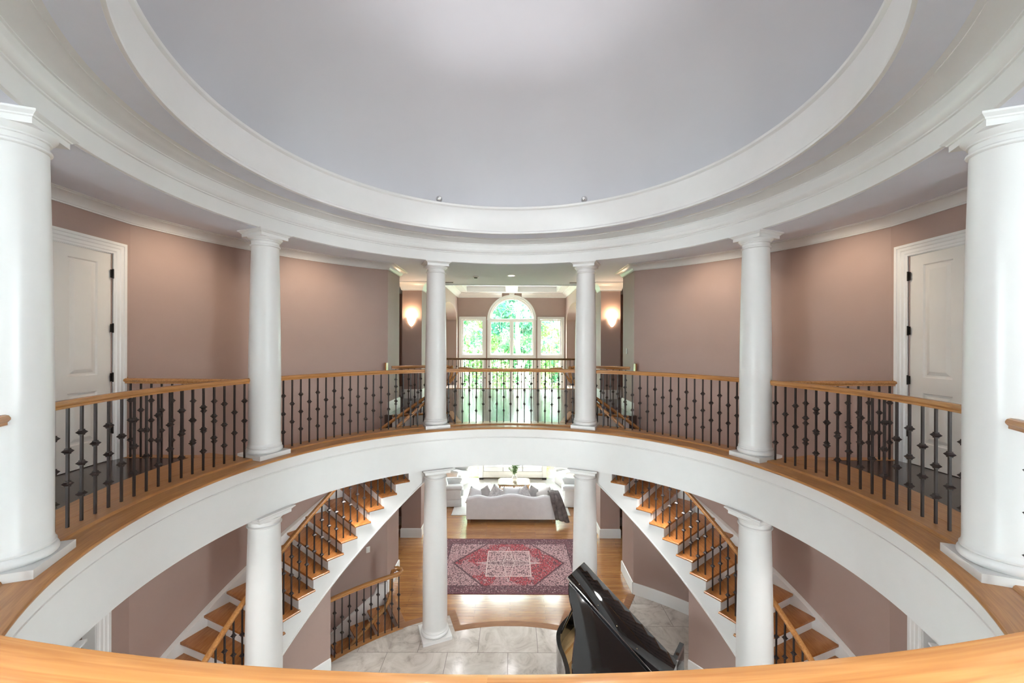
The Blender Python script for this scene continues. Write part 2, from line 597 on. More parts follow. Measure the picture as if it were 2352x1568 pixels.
def thing(name, label, cat, loc=(0, 0, 0), rz=0.0, group=None):
    o = bpy.data.objects.new(name, None)
    o.empty_display_size = 0.1
    COL.objects.link(o)
    o.location = loc
    o.rotation_euler = (0, 0, rz)
    return tag(o, label, cat, group)

def struct(name, mb, mat, mirror=False, smooth=35, label=None, cat=None):
    o = mb.build(name, mat, None, mirror, smooth)
    return tag(o, label, cat, None, 'structure')

def arc(r, a0, a1, n):
    return [pol(r, a0 + (a1 - a0) * i / n) for i in range(n + 1)]

def clip_half(poly, a, b, c):
    """keep a*x + b*y <= c"""
    out = []
    for i in range(len(poly)):
        p, q = poly[i], poly[(i + 1) % len(poly)]
        dp, dq = a * p[0] + b * p[1] - c, a * q[0] + b * q[1] - c
        if dp <= 0:
            out.append(p)
        if dp * dq < 0:
            t = dp / (dp - dq)
            out.append((p[0] + (q[0] - p[0]) * t, p[1] + (q[1] - p[1]) * t))
    return out

def clip_disc(poly, r, n=96):
    if all(hypot(*p) < r * 0.998 for p in poly):
        return poly
    for i in range(n):
        t = 2 * pi * i / n
        poly = clip_half(poly, sin(t), cos(t), r)
        if len(poly) < 3:
            return []
    return poly
# ================================================================ STRUCTURE
ZL, CEIL, SOFF = -3.53, 2.99, 2.79
RW, XW = 4.85, 4.70
YC = sqrt(RW * RW - XW * XW)
TH0, DTH, RISE = 11.9, 3.56, 3.53 / 20
YWIN = 13.3
ZB = -5.6                                      # basement level below the left stair

def stair_line(th):
    return -RISE * (th - TH0) / DTH

def ray_rect(th, x0, x1, y0, y1):
    s, c = sin(rad(th)), cos(rad(th))
    t = 1e9
    if s > 1e-6: t = min(t, x1 / s)
    if s < -1e-6: t = min(t, x0 / s)
    if c > 1e-6: t = min(t, y1 / c)
    if c < -1e-6: t = min(t, y0 / c)
    return (s * t, c * t)

def ring_to_rect(mb, r, rect, z0, z1, a0, a1, n):
    angs = sorted(set([a0 + (a1 - a0) * i / n for i in range(n + 1)] + [a for a in
             [degrees(atan2(x, y)) % 360 for x in rect[:2] for y in rect[2:]] if a0 < a < a1]))
    k = len(angs)
    vs = []
    for a in angs:
        p, q = pol(r, a), ray_rect(a, *rect)
        vs += [(*p, z0), (*q, z0), (*q, z1), (*p, z1)]
    fs = []
    for i in range(k - 1):
        for q in range(4):
            w = (q + 1) % 4
            fs.append((4 * i + q, 4 * i + w, 4 * i + 4 + w, 4 * i + 4 + q))
    fs += [(0, 1, 2, 3), (4 * k - 1, 4 * k - 2, 4 * k - 3, 4 * k - 4)]
    return mb.add(vs, fs)

# ---- outer walls (left built, right mirrored)
for side in (0, 1):
    m = MB()
    z0, z1 = (ZB if side == 0 else ZL - 0.05), CEIL + 0.05
    lo = (-0.20, 0.80, ZL, ZL + 2.46)          # cased opening, lower storey
    up = (-0.10, 0.97, 0.0, 2.46)              # door, upper storey
    for ya, yb in ((-7.6, -6.8), (-6.8, -4.8), (-4.8, -0.20), (-0.20, -0.10), (-0.10, 0.80), (0.80, 0.97), (0.97, YC)):
        ym = (ya + yb) / 2
        cuts = [z0]
        if lo[0] < ym < lo[1]: cuts += [lo[2], lo[3]]
        if up[0] < ym < up[1]: cuts += [up[2], up[3]]
        if -6.8 < ym < -4.8: cuts += [-3.2, -0.75, 0.25, 2.85]  # openings cut for the added side windows, to admit more even light
        cuts.append(z1)
        for i in range(0, len(cuts), 2):
            if cuts[i + 1] - cuts[i] > 0.01:
                m.box(-XW - 0.15, -XW, ya, yb, cuts[i], cuts[i + 1])
    path = arc(RW, -degrees(math.acos(YC / RW)), -30.2, 40) + [(-2.44, 5.0), (-8.0, 5.0)]
    m.sweep(path, [(0, z0), (0, z1), (-0.15, z1), (-0.15, z0)])
    struct('wall_left' if side == 0 else 'wall_right', m, 'wall', mirror=side == 1)

# ---- hall piers, arch walls and the rooms beyond
for side in (0, 1):
    m = MB()
    # passage back wall and pier nose
    m.box(-8.0, -2.79, 7.2, 7.35, ZL, 3.9)
    m.box(-2.79, -2.29, 6.5, 7.25, ZL, 3.9)
    m.box(-2.69, -2.29, 7.25, 9.6, -0.7, 3.9)
    m.box(-2.69, -2.29, 12.95, YWIN, ZL, 3.9)
    m.box(-2.69, -2.29, 9.6, 12.95, -0.7, -0.28)
    # arch: vertical strips above a segmental curve
    na = 20
    prev = None
    y0, y1, zs, rise = 9.6, 12.95, 2.42, 0.55
    pts = [(y0 + (y1 - y0) * i / na, zs + rise * sqrt(max(0, 1 - (2 * i / na - 1) ** 2))) for i in range(na + 1)]
    poly = pts + [(y1, 3.9), (y0, 3.9)]
    k = len(poly)
    m.add([(-2.69, y, z) for y, z in poly] + [(-2.29, y, z) for y, z in poly],
          [tuple(range(k)), tuple(range(2 * k - 1, k - 1, -1))] + [(i, (i + 1) % k, k + (i + 1) % k, k + i) for i in range(k)])
    # outer wall of the side rooms
    m.box(-8.15, -8.0, 4.8, YWIN + 0.2, ZL, 3.9)
    struct('wall_left_hall' if side == 0 else 'wall_right_hall', m, 'wall', mirror=side == 1)

# ---- window wall (openings: centre arch unit, two side units, two side-room windows)
m = MB()
H0, H1 = ZL, 3.95
WX = [(-4.4, -2.95, 'room'), (-2.12, -1.20, 'side'), (-0.93, 0.93, 'mid'), (1.20, 2.12, 'side'), (2.95, 4.4, 'room')]
yA, yB = YWIN, YWIN + 0.2
xs = [-8.15]
for a, b, k in WX:
    m.box(xs[-1], a, yA, yB, H0, H1)
    xs.append(b)
m.box(xs[-1], 8.15, yA, yB, H0, H1)
for a, b, k in WX:
    if k == 'room':
        m.box(a, b, yA, yB, 2.48, H1)
        m.box(a, b, yA, yB, H0, 0.9)
    elif k == 'side':
        m.box(a, b, yA, yB, 2.48, H1)
    else:
        na = 28
        pts = [(0.93 * cos(pi - pi * i / na), 2.47 + 0.93 * sin(pi * i / na)) for i in range(na + 1)]
        poly = pts + [(0.93, H1), (-0.93, H1)]
        kk = len(poly)
        m.add([(x, yA, z) for x, z in poly] + [(x, yB, z) for x, z in poly],
              [tuple(range(kk)), tuple(range(2 * kk - 1, kk - 1, -1))] + [(i, (i + 1) % kk, kk + (i + 1) % kk, kk + i) for i in range(kk)])
struct('wall_back', m, 'wall')

# ---- front wall behind the camera
struct('wall_front', MB().box(-4.85, 4.85, -7.75, -7.6, ZL, CEIL + 0.05), 'wall')

# ---- walls under the stairs
for side in (0, 1):
    m = MB()
    a0, a1, n = 50.0, 84.0, 34
    vs, fs = [], []
    for i in range(n + 1):
        a = a0 + (a1 - a0) * i / n
        zt = stair_line(a) - 0.29
        for r, z in ((3.50, ZL), (3.50, max(zt, ZL + .01)), (3.62, max(zt, ZL + .01)), (3.62, ZL)):
            vs.append((*pol(r, -a), z))
    for i in range(n):
        for q in range(4):
            w = (q + 1) % 4
            fs.append((4 * i + q, 4 * i + w, 4 * i + 4 + w, 4 * i + 4 + q))
    fs += [(3, 2, 1, 0), tuple(4 * n + q for q in range(4))]
    m.add(vs, fs)
    # radial closing wall below the flight
    p, q = pol(3.5, -50.6), pol(4.8, -50.6)
    zt = stair_line(51.5) - 0.31
    m.sweep([(*p, 0), (*q, 0)], [(-0.05, ZL), (-0.05, zt), (0.02, zt), (0.02, ZL)])
    struct('wall_left_understair' if side == 0 else 'wall_right_understair', m, 'wall', mirror=side == 1)

# ---- upper floor
NOSE = [(3.06, -0.035), (3.037, -0.024), (3.033, -0.012), (3.04, -0.003), (3.055, 0.0), (3.262, 0.0), (3.268, 0.014), (3.276, 0.02),
        (3.50, 0.02), (3.50, -0.10), (3.16, -0.10), (3.16, -0.035)]
m = MB().lathe(NOSE, 192, closed=True)
struct('floor', m, 'oak')
m = MB()
ring_to_rect(m, 3.49, (-XW - 0.02, XW + 0.02, -7.62, 1.17), -0.28, 0.019, 70.6, 289.4, 120)
struct('floor', m, 'darkfloor')
hall = arc(3.49, -15.4, 15.4, 16) + arc(4.68, 15.4, 29.6, 10) + [(2.46, 4.07), (2.46, 5.02), (8, 5.02), (8, 8.85)]
hall += [(-8, 8.85), (-8, 5.02), (-2.46, 5.02), (-2.46, 4.07)] + arc(4.68, -29.6, -15.4, 10)
m = MB().prism(hall, -0.28, 0.019)
struct('floor', m, 'darkfloor', smooth=0)
# oak borders laid in the dark floor
for side in (0, 1):
    m = MB()
    n = 30
    vs, fs = [], []
    for i in range(n + 1):
        a = 71 + (112 - 71) * i / n
        rb = 3.56 + 0.46 * max(0.0, min(1.0, (110 - a) / 36.0)) ** 0.8
        for r, z in ((3.495, 0.0), (3.495, 0.022), (rb, 0.022), (rb, 0.0)):
            vs.append((*pol(r, -a), z))
    for i in range(n):
        for q in range(4):
            w = (q + 1) % 4
            fs.append((4 * i + q, 4 * i + w, 4 * i + 4 + w, 4 * i + 4 + q))
    m.add(vs, fs + [(0, 1, 2, 3), (4 * n, 4 * n + 1, 4 * n + 2, 4 * n + 3)])
    m.box(-XW, -3.32, 1.08, 1.195, -0.02, 0.0235)
    struct('trim_1' if side == 0 else 'trim_2', m, 'oak', mirror=side == 1)
    # stairwell edges: oak nosing and white fascia around hall passage
    e = arc(4.66, -29.6, -15.4, 14) + [pol(3.5, -15.4)]
    m = MB().sweep([(x, y, 0) for x, y in e], [(-0.05, 0.024), (0.055, 0.024), (0.068, 0.012), (0.062, -0.012), (0.03, -0.012), (-0.05, -0.012)])
    struct('trim_3' if side == 0 else 'trim_4', m, 'oak', mirror=side == 1)
    m = MB().sweep([(x, y, 0) for x, y in e], [(-0.02, -0.012), (0.025, -0.012), (0.025, -0.30), (-0.02, -0.30)])
    m.sweep([(-XW, 1.175, 0), (-3.40, 1.175, 0)], [(-0.02, -0.012), (0.015, -0.012), (0.015, -0.30), (-0.02, -0.30)])
    struct('trim_5' if side == 0 else 'trim_6', m, 'trim', mirror=side == 1)
# hall edge over the great room
m = MB().box(-2.29, 2.29, 8.78, 8.89, -0.02, 0.03)
struct('trim_7', m, 'oak')
m = MB().box(-2.29, 2.29, 8.85, 8.88, -0.34, -0.02)
struct('trim_8', m, 'trim')

# ---- white fascia of the balcony and its soffit
FASC = [(3.095, -0.036), (3.095, -0.165), (3.088, -0.170), (3.088, -0.178), (3.10, -0.186), (3.125, -0.190), (3.135, -0.20), (3.143, -0.673),
        (3.44, -0.673), (3.44, -0.10), (3.16, -0.10), (3.16, -0.036)]
struct('trim_9', MB().lathe(FASC, 192, closed=True), 'trim', label='curved white fascia below the oak balcony edge')

# ---- upper ceiling, entablature ring, dome
m = MB()
ring_to_rect(m, 3.55, (-8.1, 8.1, -7.7, 6.94), CEIL, CEIL + 0.12, 0, 360, 120)
struct('ceiling', m, 'ceil')
ENT = [(3.66, 2.99), (3.66, 2.80), (3.65, 2.79), (3.18, 2.79), (3.172, 2.795), (3.17, 2.945), (3.158, 2.950), (3.158, 2.962), (3.146, 2.968), (3.13, 2.985),
       (3.122, 3.005), (3.122, 3.012), (3.135, 3.018), (3.135, 3.03), (3.15, 3.036), (3.15, 3.105), (3.138, 3.110), (3.138, 3.118), (3.12, 3.125),
       (3.085, 3.133), (3.04, 3.145), (3.01, 3.158), (2.985, 3.158), (2.985, 3.166), (2.955, 3.172), (2.695, 3.172),
       (2.682, 3.178), (2.680, 3.20), (2.690, 3.215), (2.706, 3.222), (2.706, 3.235), (2.70, 3.245), (2.70, 3.555), (2.690, 3.562), (2.676, 3.575), (2.672, 3.597),
       (2.68, 3.606), (2.78, 3.606), (2.78, 3.48), (3.22, 3.48), (3.40, 3.48), (3.40, 2.99)]
struct('trim_10', MB().lathe(ENT, 256, closed=True), 'trim', label='round white entablature with stepped mouldings under the dome')
m = MB().lathe([(2.705, 3.1705), (2.945, 3.1705), (2.945, 3.175), (2.705, 3.175)], 192, closed=True)
m.lathe([(3.195, 2.7885), (3.645, 2.7885), (3.645, 2.793), (3.195, 2.793)], 192, closed=True)
struct('ceiling', m, 'ceil')
prof = [(3.22, 3.46)] + [(3.22 * cos(pi / 2 * i / 24), 3.52 + 1.75 * sin(pi / 2 * i / 24)) for i in range(25)]
prof[-1] = (0.001, prof[-1][1])
struct('ceiling', MB().lathe(prof, 160, cap=False), 'dome', smooth=60)

# ---- great room ceiling: panel and beams
m = MB().box(-2.3, 2.3, 6.94, YWIN, 3.80, 3.92)
m.box(-8.1, -2.3, 5.0, YWIN, 3.0, 3.12).box(2.3, 8.1, 5.0, YWIN, 3.0, 3.12)
m.box(-2.3, 2.3, 6.9, 7.05, CEIL, 3.92)
struct('ceiling', m, 'ceil')
m = MB()
m.box(-0.24, 0.24, 7.05, YWIN, 3.58, 3.80)
for s in (-1, 1):
    x0, x1 = sorted((s * 2.29, s * 1.85))
    m.box(x0, x1, 7.05, YWIN, 3.58, 3.80)
    a, b = sorted((s * 0.24, s * 1.85))
    for y0, y1 in ((12.85, YWIN), (9.9, 10.4), (7.05, 7.5)):
        m.box(a, b, y0, y1, 3.58, 3.80)
struct('trim_11', m, 'trim', label='white coffered ceiling beams of the far room')

# ---- crown mouldings
CR = [(0, 2.868), (0.018, 2.868), (0.018, 2.882), (0.028, 2.886), (0.034, 2.90), (0.055, 2.93), (0.09, 2.955), (0.125, 2.966), (0.135, 2.966), (0.135, 2.976), (0.15, 2.98), (0.15, 2.992), (0, 2.992)]
CR2 = [(0, 2.775), (0.02, 2.775), (0.02, 2.80), (0.03, 2.81), (0.045, 2.86), (0.09, 2.93), (0.15, 2.962), (0.165, 2.965), (0.165, 2.992), (0, 2.992)]
CR3 = [(0, 3.385), (0.02, 3.385), (0.02, 3.41), (0.04, 3.43), (0.07, 3.50), (0.13, 3.55), (0.15, 3.56), (0.15, 3.585), (0, 3.585)]
BASE = [(0, 0.0), (0.022, 0.0), (0.022, 0.20), (0.014, 0.225), (0, 0.232)]
def off(p, z):
    return [(a, b + z) for a, b in p]
for side in (0, 1):
    wp = [(-XW, -7.55)] + arc(RW, -degrees(math.acos(YC / RW)), -30.2, 40) + [(-2.44, 5.0), (-8.0, 5.0)]
    struct('trim_12' if side == 0 else 'trim_13', MB().sweep(wp, CR), 'trim', mirror=side == 1)
    pp = [(-8.0, 7.2), (-2.79, 7.2), (-2.79, 6.5), (-2.29, 6.5), (-2.29, 6.93)]
    struct('trim_14' if side == 0 else 'trim_15', MB().sweep(pp, CR2), 'trim', mirror=side == 1)
    struct('trim_16' if side == 0 else 'trim_17', MB().sweep([(-2.29, 7.05), (-2.29, YWIN), (-0.42, YWIN)], CR3), 'trim', mirror=side == 1)
    # baseboards, upper storey (top surface at 0.02)
    m = MB().sweep([pol(4.70, -29.9), (-2.44, 4.19), (-2.44, 5.0), (-8, 5.0)][1:], off(BASE, 0.02))
    m.sweep(pp[:4] + [(-2.29, 8.75)], off(BASE, 0.02))
    m.sweep([(-XW, -7.5), (-XW, -0.26)], off(BASE, 0.02))
    struct('baseboard_left' if side == 0 else 'baseboard_right', m, 'trim', mirror=side == 1)
    # baseboards, lower storey
    m = MB().sweep([(-2.44, 4.21), (-2.44, 5.0), (-8, 5.0)], off(BASE, ZL))
    m.sweep([(-8, 7.2), (-2.79, 7.2), (-2.79, 6.5), (-2.29, 6.5), (-2.29, 7.24)], off(BASE, ZL))
    m.sweep([(-XW, -7.5), (-XW, -0.34)], off(BASE, ZL))
    m.sweep([(-XW, 0.94), (-XW, YC)], off(BASE, ZL))
    m.sweep(arc(3.50, -84, -50, 20), off(BASE, ZL))
    if side == 1:
        m.sweep(arc(RW, -49.8, -30.2, 16), off(BASE, ZL))
    struct('baseboard_left_lower' if side == 0 else 'baseboard_right_lower', m, 'trim', mirror=side == 1)

# ---- lower floor: oak boards, marble tiles, thresholds
m = MB().prism(arc(3.2, -30, 30, 24) + [pol(4.9, 30), (8, 4.24), (8, YWIN), (-8, YWIN), (-8, 4.24), pol(4.9, -30)], ZL - 0.12, ZL)
struct('floor', m, 'oakfloor', smooth=0)
m = MB()
ring_to_rect(m, 3.60, (-XW - 0.02, XW + 0.02, -7.62, 1.3), ZL - 0.1, ZL + 0.001, 69, 291, 100)
struct('floor', m, 'marble', smooth=0)
base = MB().lathe([(0.001, ZL - 0.1), (3.72, ZL - 0.1), (3.72, ZL + 0.0015), (0.001, ZL + 0.0015)], 120, closed=True, a0=16.5, a1=343.5)
base.prism([(0, 0)] + arc(3.27, -16.6, 16.6, 16), ZL - 0.1, ZL + 0.0015)
base.lathe([(3.6, ZL - 0.1), (4.9, ZL - 0.1), (4.9, ZL + 0.0015), (3.6, ZL + 0.0015)], 16, closed=True, a0=29.8, a1=69)
tile_floor = struct('floor', base, 'grout', smooth=0, label='pale marble tile floor of the round hall')
TX, TY = 0.965, 0.61
g = 0.004
k = 0
for i in range(-6, 7):
    for j in range(-11, 5):
        x0, y0 = -0.51 + i * TX + (TX / 2 if j % 2 else 0), 2.66 + j * TY
        cell = [(x0 + g, y0 + g), (x0 + TX - g, y0 + g), (x0 + TX - g, y0 + TY - g), (x0 + g, y0 + TY - g)]
        # a x + b y <= c half planes for sectors
        s16, c16 = sin(rad(16.5)), cos(rad(16.5))
        s30, c30 = sin(rad(29.8)), cos(rad(29.8))
        parts = []
        mid = clip_half(clip_half(cell, c16, -s16, 0), -c16, -s16, 0)
        if len(mid) > 2:
            parts.append(clip_disc(mid, 3.27))
        for sg in (-1, 1):
            p = clip_half(cell, -sg * c16, s16, 0)               # beyond the 16.5 degree line
            if len(p) < 3:
                continue
            q = clip_half(p, 0, -1, 0.4)
            q = clip_half(q, -sg, 0, 0) if len(q) > 2 else q
            if sg == 1 and len(q) > 2:
                a = clip_half(q, c30, -s30, 0)
                b_ = clip_half(q, -c30, s30, 0)
                if len(a) > 2: parts.append(clip_disc(a, 3.71))
                if len(b_) > 2: parts.append(clip_disc(b_, RW - 0.005))
            elif len(q) > 2:
                parts.append(clip_disc(q, 3.71))
        rear = clip_half(cell, 0, 1, -0.4)
        if len(rear) > 2:
            parts.append(clip_disc(rear, 3.71))
        for p in parts:
            if len(p) < 3:
                continue
            ar = abs(sum(p[q][0] * p[(q + 1) % len(p)][1] - p[(q + 1) % len(p)][0] * p[q][1] for q in range(len(p)))) / 2
            if ar < 0.004:
                continue
            MB().prism(p, ZL - 0.01, ZL + 0.004).build('tile', 'marble', tile_floor, smooth=0)
            k += 1
# wooden threshold strips between marble and boards
def strip(path, w, name, dz=0.0):
    m = MB().sweep(path, [(-w / 2, ZL - 0.01), (w / 2, ZL - 0.01), (w / 2, ZL + 0.0055 + dz), (-w / 2, ZL + 0.0055 + dz)])
    return struct(name, m, 'border', smooth=0)
strip(arc(3.335, -15.6, 15.6, 24), 0.13, 'trim_18')
for sg in (-1, 1):
    strip([pol(3.275, sg * 15.6), pol(3.84, sg * 16.4)], 0.13, 'trim_19' if sg < 0 else 'trim_20', 0.0012)
    strip([pol(3.775, sg * a) for a in (15.6, 19, 22, 25, 28, 30.2)], 0.13, 'trim_21' if sg < 0 else 'trim_22', 0.0024)
    strip([pol(3.72, sg * 29.9), pol(4.83, sg * 29.9)], 0.13, 'trim_23' if sg < 0 else 'trim_24', 0.0036)
# basement pit on the left below the stair
m = MB().sweep(arc(3.72, -69, -29.8, 30), [(0, ZB), (0, ZL - 0.01), (-0.06, ZL - 0.01), (-0.06, ZB)])
m.lathe([(3.6, ZB - 0.1), (4.9, ZB - 0.1), (4.9, ZB), (3.6, ZB)], 24, closed=True, a0=-69.5, a1=-20)
m.sweep([pol(3.7, -69.2), pol(4.9, -69.2)], [(0, ZB), (0, ZL), (-0.08, ZL), (-0.08, ZB)])
struct('wall_left_basement', m, 'wall')
m = MB().sweep(arc(3.745, -50, -30, 20), [(-0.055, ZL + 0.006), (0.055, ZL + 0.006), (0.055, ZL - 0.03), (-0.055, ZL - 0.03)])
m.sweep([pol(3.72, -30.2), pol(4.83, -30.2)], [(-0.04, ZL + 0.007), (0.09, ZL + 0.007), (0.09, ZL - 0.03), (-0.04, ZL - 0.03)])
struct('trim_25', m, 'oak')

# ---- lawn outside
m = MB().box(-30, 30, 13.5, 16.8, -4.2, -3.6)  # unseen pale slab added to reflect neutral daylight onto the hall ceiling
struct('floor', m, 'bounce', label='unseen pale terrace outside the far windows')
m = MB().box(-60, 60, 16.8, 90, -4.3, -4.2)
struct('floor', m, 'lawn', label='sunlit lawn beyond the far windows')
# ================================================================ COLUMNS
def column_meshes(h, k, ph):
    """white Tuscan column of height h; k scales radii, ph = half plinth"""
    d = {}
    d['plinth'] = MB().box(-ph, ph, -ph, ph, 0, 0.055).mesh('plinth', 'trim', smooth=0)
    b = [(0.17, 0.055), (0.190, 0.055)]
    b += [(0.176 + 0.026 * sin(pi * i / 10), 0.055 + 0.033 * (1 - cos(pi * i / 10))) for i in range(1, 10)]
    b += [(0.188, 0.123), (0.190, 0.126), (0.190, 0.136), (0.186, 0.140), (0.181, 0.150), (0.178, 0.17), (0.12, 0.17)]
    d['base'] = MB().lathe([(r * k, z) for r, z in b], 56).mesh('base', 'trim')
    ht = h - 0.19
    s = [(0.1, 0.165)]
    for i in range(15):
        t = i / 14
        r = 0.178 if t < 0.3 else 0.178 - 0.026 * ((t - 0.3) / 0.7) ** 1.5
        s.append((r, 0.168 + (ht - 0.168) * t))
    s.append((0.1, ht))
    d['shaft'] = MB().lathe([(r * k, z) for r, z in s], 56).mesh('shaft', 'trim')
    c = [(0.1, ht - 0.002), (0.152, ht - 0.002), (0.158, ht), (0.166, ht + 0.006), (0.168, ht + 0.013), (0.166, ht + 0.02), (0.156, ht + 0.025), (0.152, ht + 0.03),
         (0.152, ht + 0.062), (0.163, ht + 0.066), (0.163, ht + 0.076), (0.168, ht + 0.080), (0.180, ht + 0.09), (0.189, ht + 0.103), (0.193, ht + 0.114), (0.1, ht + 0.114)]
    m = MB().lathe([(r * k, z) for r, z in c], 56)
    d['capital'] = m.mesh('capital', 'trim')
    m = MB()
    q = ph * 0.875
    sec = [(q, ht + 0.110), (q, ht + 0.148), (q + 0.008, ht + 0.152), (q + 0.012, ht + 0.160), (q + 0.026, ht + 0.170), (q + 0.034, ht + 0.176), (q + 0.034, h)]
    for i in range(len(sec) - 1):
        (a, za), (b_, zb) = sec[i], sec[i + 1]
        m.add([(-a, -a, za), (a, -a, za), (a, a, za), (-a, a, za), (-b_, -b_, zb), (b_, -b_, zb), (b_, b_, zb), (-b_, b_, zb)],
              [(0, 1, 5, 4), (1, 2, 6, 5), (2, 3, 7, 6), (3, 0, 4, 7)])
    a = sec[0][0]
    m.add([(-a, -a, sec[0][1]), (a, -a, sec[0][1]), (a, a, sec[0][1]), (-a, a, sec[0][1])], [(3, 2, 1, 0)])
    a = sec[-1][0]
    m.add([(-a, -a, h), (a, -a, h), (a, a, h), (-a, a, h)], [(0, 1, 2, 3)])
    d['abacus'] = m.mesh('abacus', 'trim', smooth=20)
    return d

RC = 3.33
cu = column_meshes(SOFF, 1.0, 0.2045)
cl = column_meshes(-0.673 - ZL, 1.16, 0.242)
UP = {-22.5: 'white upper column left of the centre balustrade, before the wall sconce', 22.5: 'white upper column right of the centre balustrade, before the wall sconce',
      -67.5: 'white upper column between the left curved wall and left door', 67.5: 'white upper column between the right curved wall and right door',
      -112.5: 'large near upper column cut by the left picture edge', 112.5: 'large near upper column cut by the right picture edge',
      -157.5: 'upper balcony column behind the viewer on the left', 157.5: 'upper balcony column behind the viewer on the right'}
LO = {-22.5: 'white lower column standing beside the left front corner of the red rug', 22.5: 'white lower column standing behind the raised piano lid',
      -67.5: 'white lower column in front of the left staircase', 67.5: 'white lower column in front of the right staircase',
      -112.5: 'lower column hidden under the near left balcony', 112.5: 'lower column hidden under the near right balcony',
      -157.5: 'lower column under the viewer on the left', 157.5: 'lower column under the viewer on the right'}
for labels, d, z, grp in ((UP, cu, 0.0, 'upper balcony columns'), (LO, cl, ZL + 0.004, 'lower hall columns')):
    for a, lab in labels.items():
        t = thing('column', lab, 'column', (*pol(RC, a), z), -rad(a), grp)
        for nme, me in d.items():
            inst(nme, me, t)

# ================================================================ BALUSTRADES
def bar_mesh(L):
    w = 0.008
    return MB().box(-w, w, -w, w, 0, L).mesh('baluster', 'iron', smooth=0)

def collar_mesh():
    m = MB()
    sec = [(0.008, -0.024), (0.0135, -0.022), (0.0135, -0.014), (0.018, -0.009), (0.0255, 0.0), (0.018, 0.009), (0.0135, 0.014), (0.0135, 0.022), (0.008, 0.024)]
    vs = []
    for a, z in sec:
        vs += [(-a, -a, z), (a, -a, z), (a, a, z), (-a, a, z)]
    fs = []
    for i in range(len(sec) - 1):
        for q in range(4):
            w = (q + 1) % 4
            fs.append((4 * i + q, 4 * i + w, 4 * i + 4 + w, 4 * i + 4 + q))
    fs += [(3, 2, 1, 0), tuple(4 * (len(sec) - 1) + q for q in range(4))]
    return m.add(vs, fs).mesh('collar', 'iron', smooth=0)

COLLAR = collar_mesh()
BARS = {}
def baluster(parent, x, y, z0, z1, rz, kind):
    L = round(z1 - z0, 3)
    if L not in BARS:
        BARS[L] = bar_mesh(L)
    pl = parent.location
    o = inst('baluster', BARS[L], parent, (x - pl.x, y - pl.y, z0 - pl.z), rz)
    for f in ((0.235, 0.5, 0.765) if kind else (0.365, 0.635)):
        c = inst('collar', COLLAR, o, (0, 0, L * f))
    return o

def hand_section(w=0.066, h=0.062):
    """moulded handrail, top at 0"""
    return [(-0.20 * w, 0.0), (0.20 * w, 0.0), (0.40 * w, -0.10 * h), (0.5 * w, -0.32 * h), (0.5 * w, -0.50 * h), (0.40 * w, -0.66 * h), (0.33 * w, -0.74 * h), (0.33 * w, -h),
            (-0.33 * w, -h), (-0.33 * w, -0.74 * h), (-0.40 * w, -0.66 * h), (-0.5 * w, -0.50 * h), (-0.5 * w, -0.32 * h), (-0.40 * w, -0.10 * h)]

ZT = 0.978
RB = 3.385
def balcony_section(a0, a1, b0, b1, label, zt=ZT, rr=RB, n=None, w=0.066):
    t = thing('balustrade', label, 'railing', (*pol(RB, (a0 + a1) / 2), 0.02), 0, 'balcony balustrades between the columns')
    MB().sweep([(*p, zt) for p in arc(rr, a0, a1, 40)], hand_section(w)).build('handrail', 'rail', t)
    n = n or int(round((b1 - b0) / 2.09))
    for i in range(n + 1):
        a = b0 + (b1 - b0) * i / n
        x, y = pol(rr, a)
        baluster(t, x, y, 0.018, zt - 0.058, -rad(a), i % 2 == 0)
    return t
g8 = 2.85
balcony_section(-112.5 + g8, -67.5 - 2.55, -105.1, -71.3, 'iron balustrade with oak handrail in front of the left white door')
balcony_section(67.5 + 2.55, 112.5 - g8, 71.3, 105.1, 'iron balustrade with oak handrail in front of the right white door')
balcony_section(-67.5 + g8, -22.5 - g8, -62.6, -25.4, 'iron balustrade with oak handrail before the left curved mauve wall')
balcony_section(22.5 + g8, 67.5 - g8, 25.4, 62.6, 'iron balustrade with oak handrail before the right curved mauve wall')
balcony_section(-22.5 + g8, 22.5 - g8, -18.6, 18.6, 'centre iron balustrade with oak handrail before the arched window', n=18)
balcony_section(-157.5 + g8, -112.5 - 2.2, -152, -118, 'balustrade section ending at the near left column', rr=3.285)
balcony_section(112.5 + 2.2, 157.5 - g8, 118, 152, 'balustrade section ending at the near right column', rr=3.285)
balcony_section(157.5 + g8, 202.5 - g8, 164, 196, 'pale oak handrail across the bottom foreground', zt=1.041, rr=3.355, w=0.086)

def rosette(m, x, y, z, d):
    """round wall plate; d = +-1 direction of the rail along x"""
    m.add([], [])
    k = 20
    vs, fs = [], []
    for off_, r in ((0, 0.062), (0.012 * d, 0.062), (0.02 * d, 0.050), (0.026 * d, 0.035)):
        for i in range(k):
            vs.append((x + off_, y + r * cos(2 * pi * i / k), z + r * sin(2 * pi * i / k)))
    for q in range(3):
        for i in range(k):
            j = (i + 1) % k
            fs.append((q * k + i, q * k + j, (q + 1) * k + j, (q + 1) * k + i))
    fs += [tuple(range(k)), tuple(3 * k + i for i in range(k))]
    m.add(vs, fs)

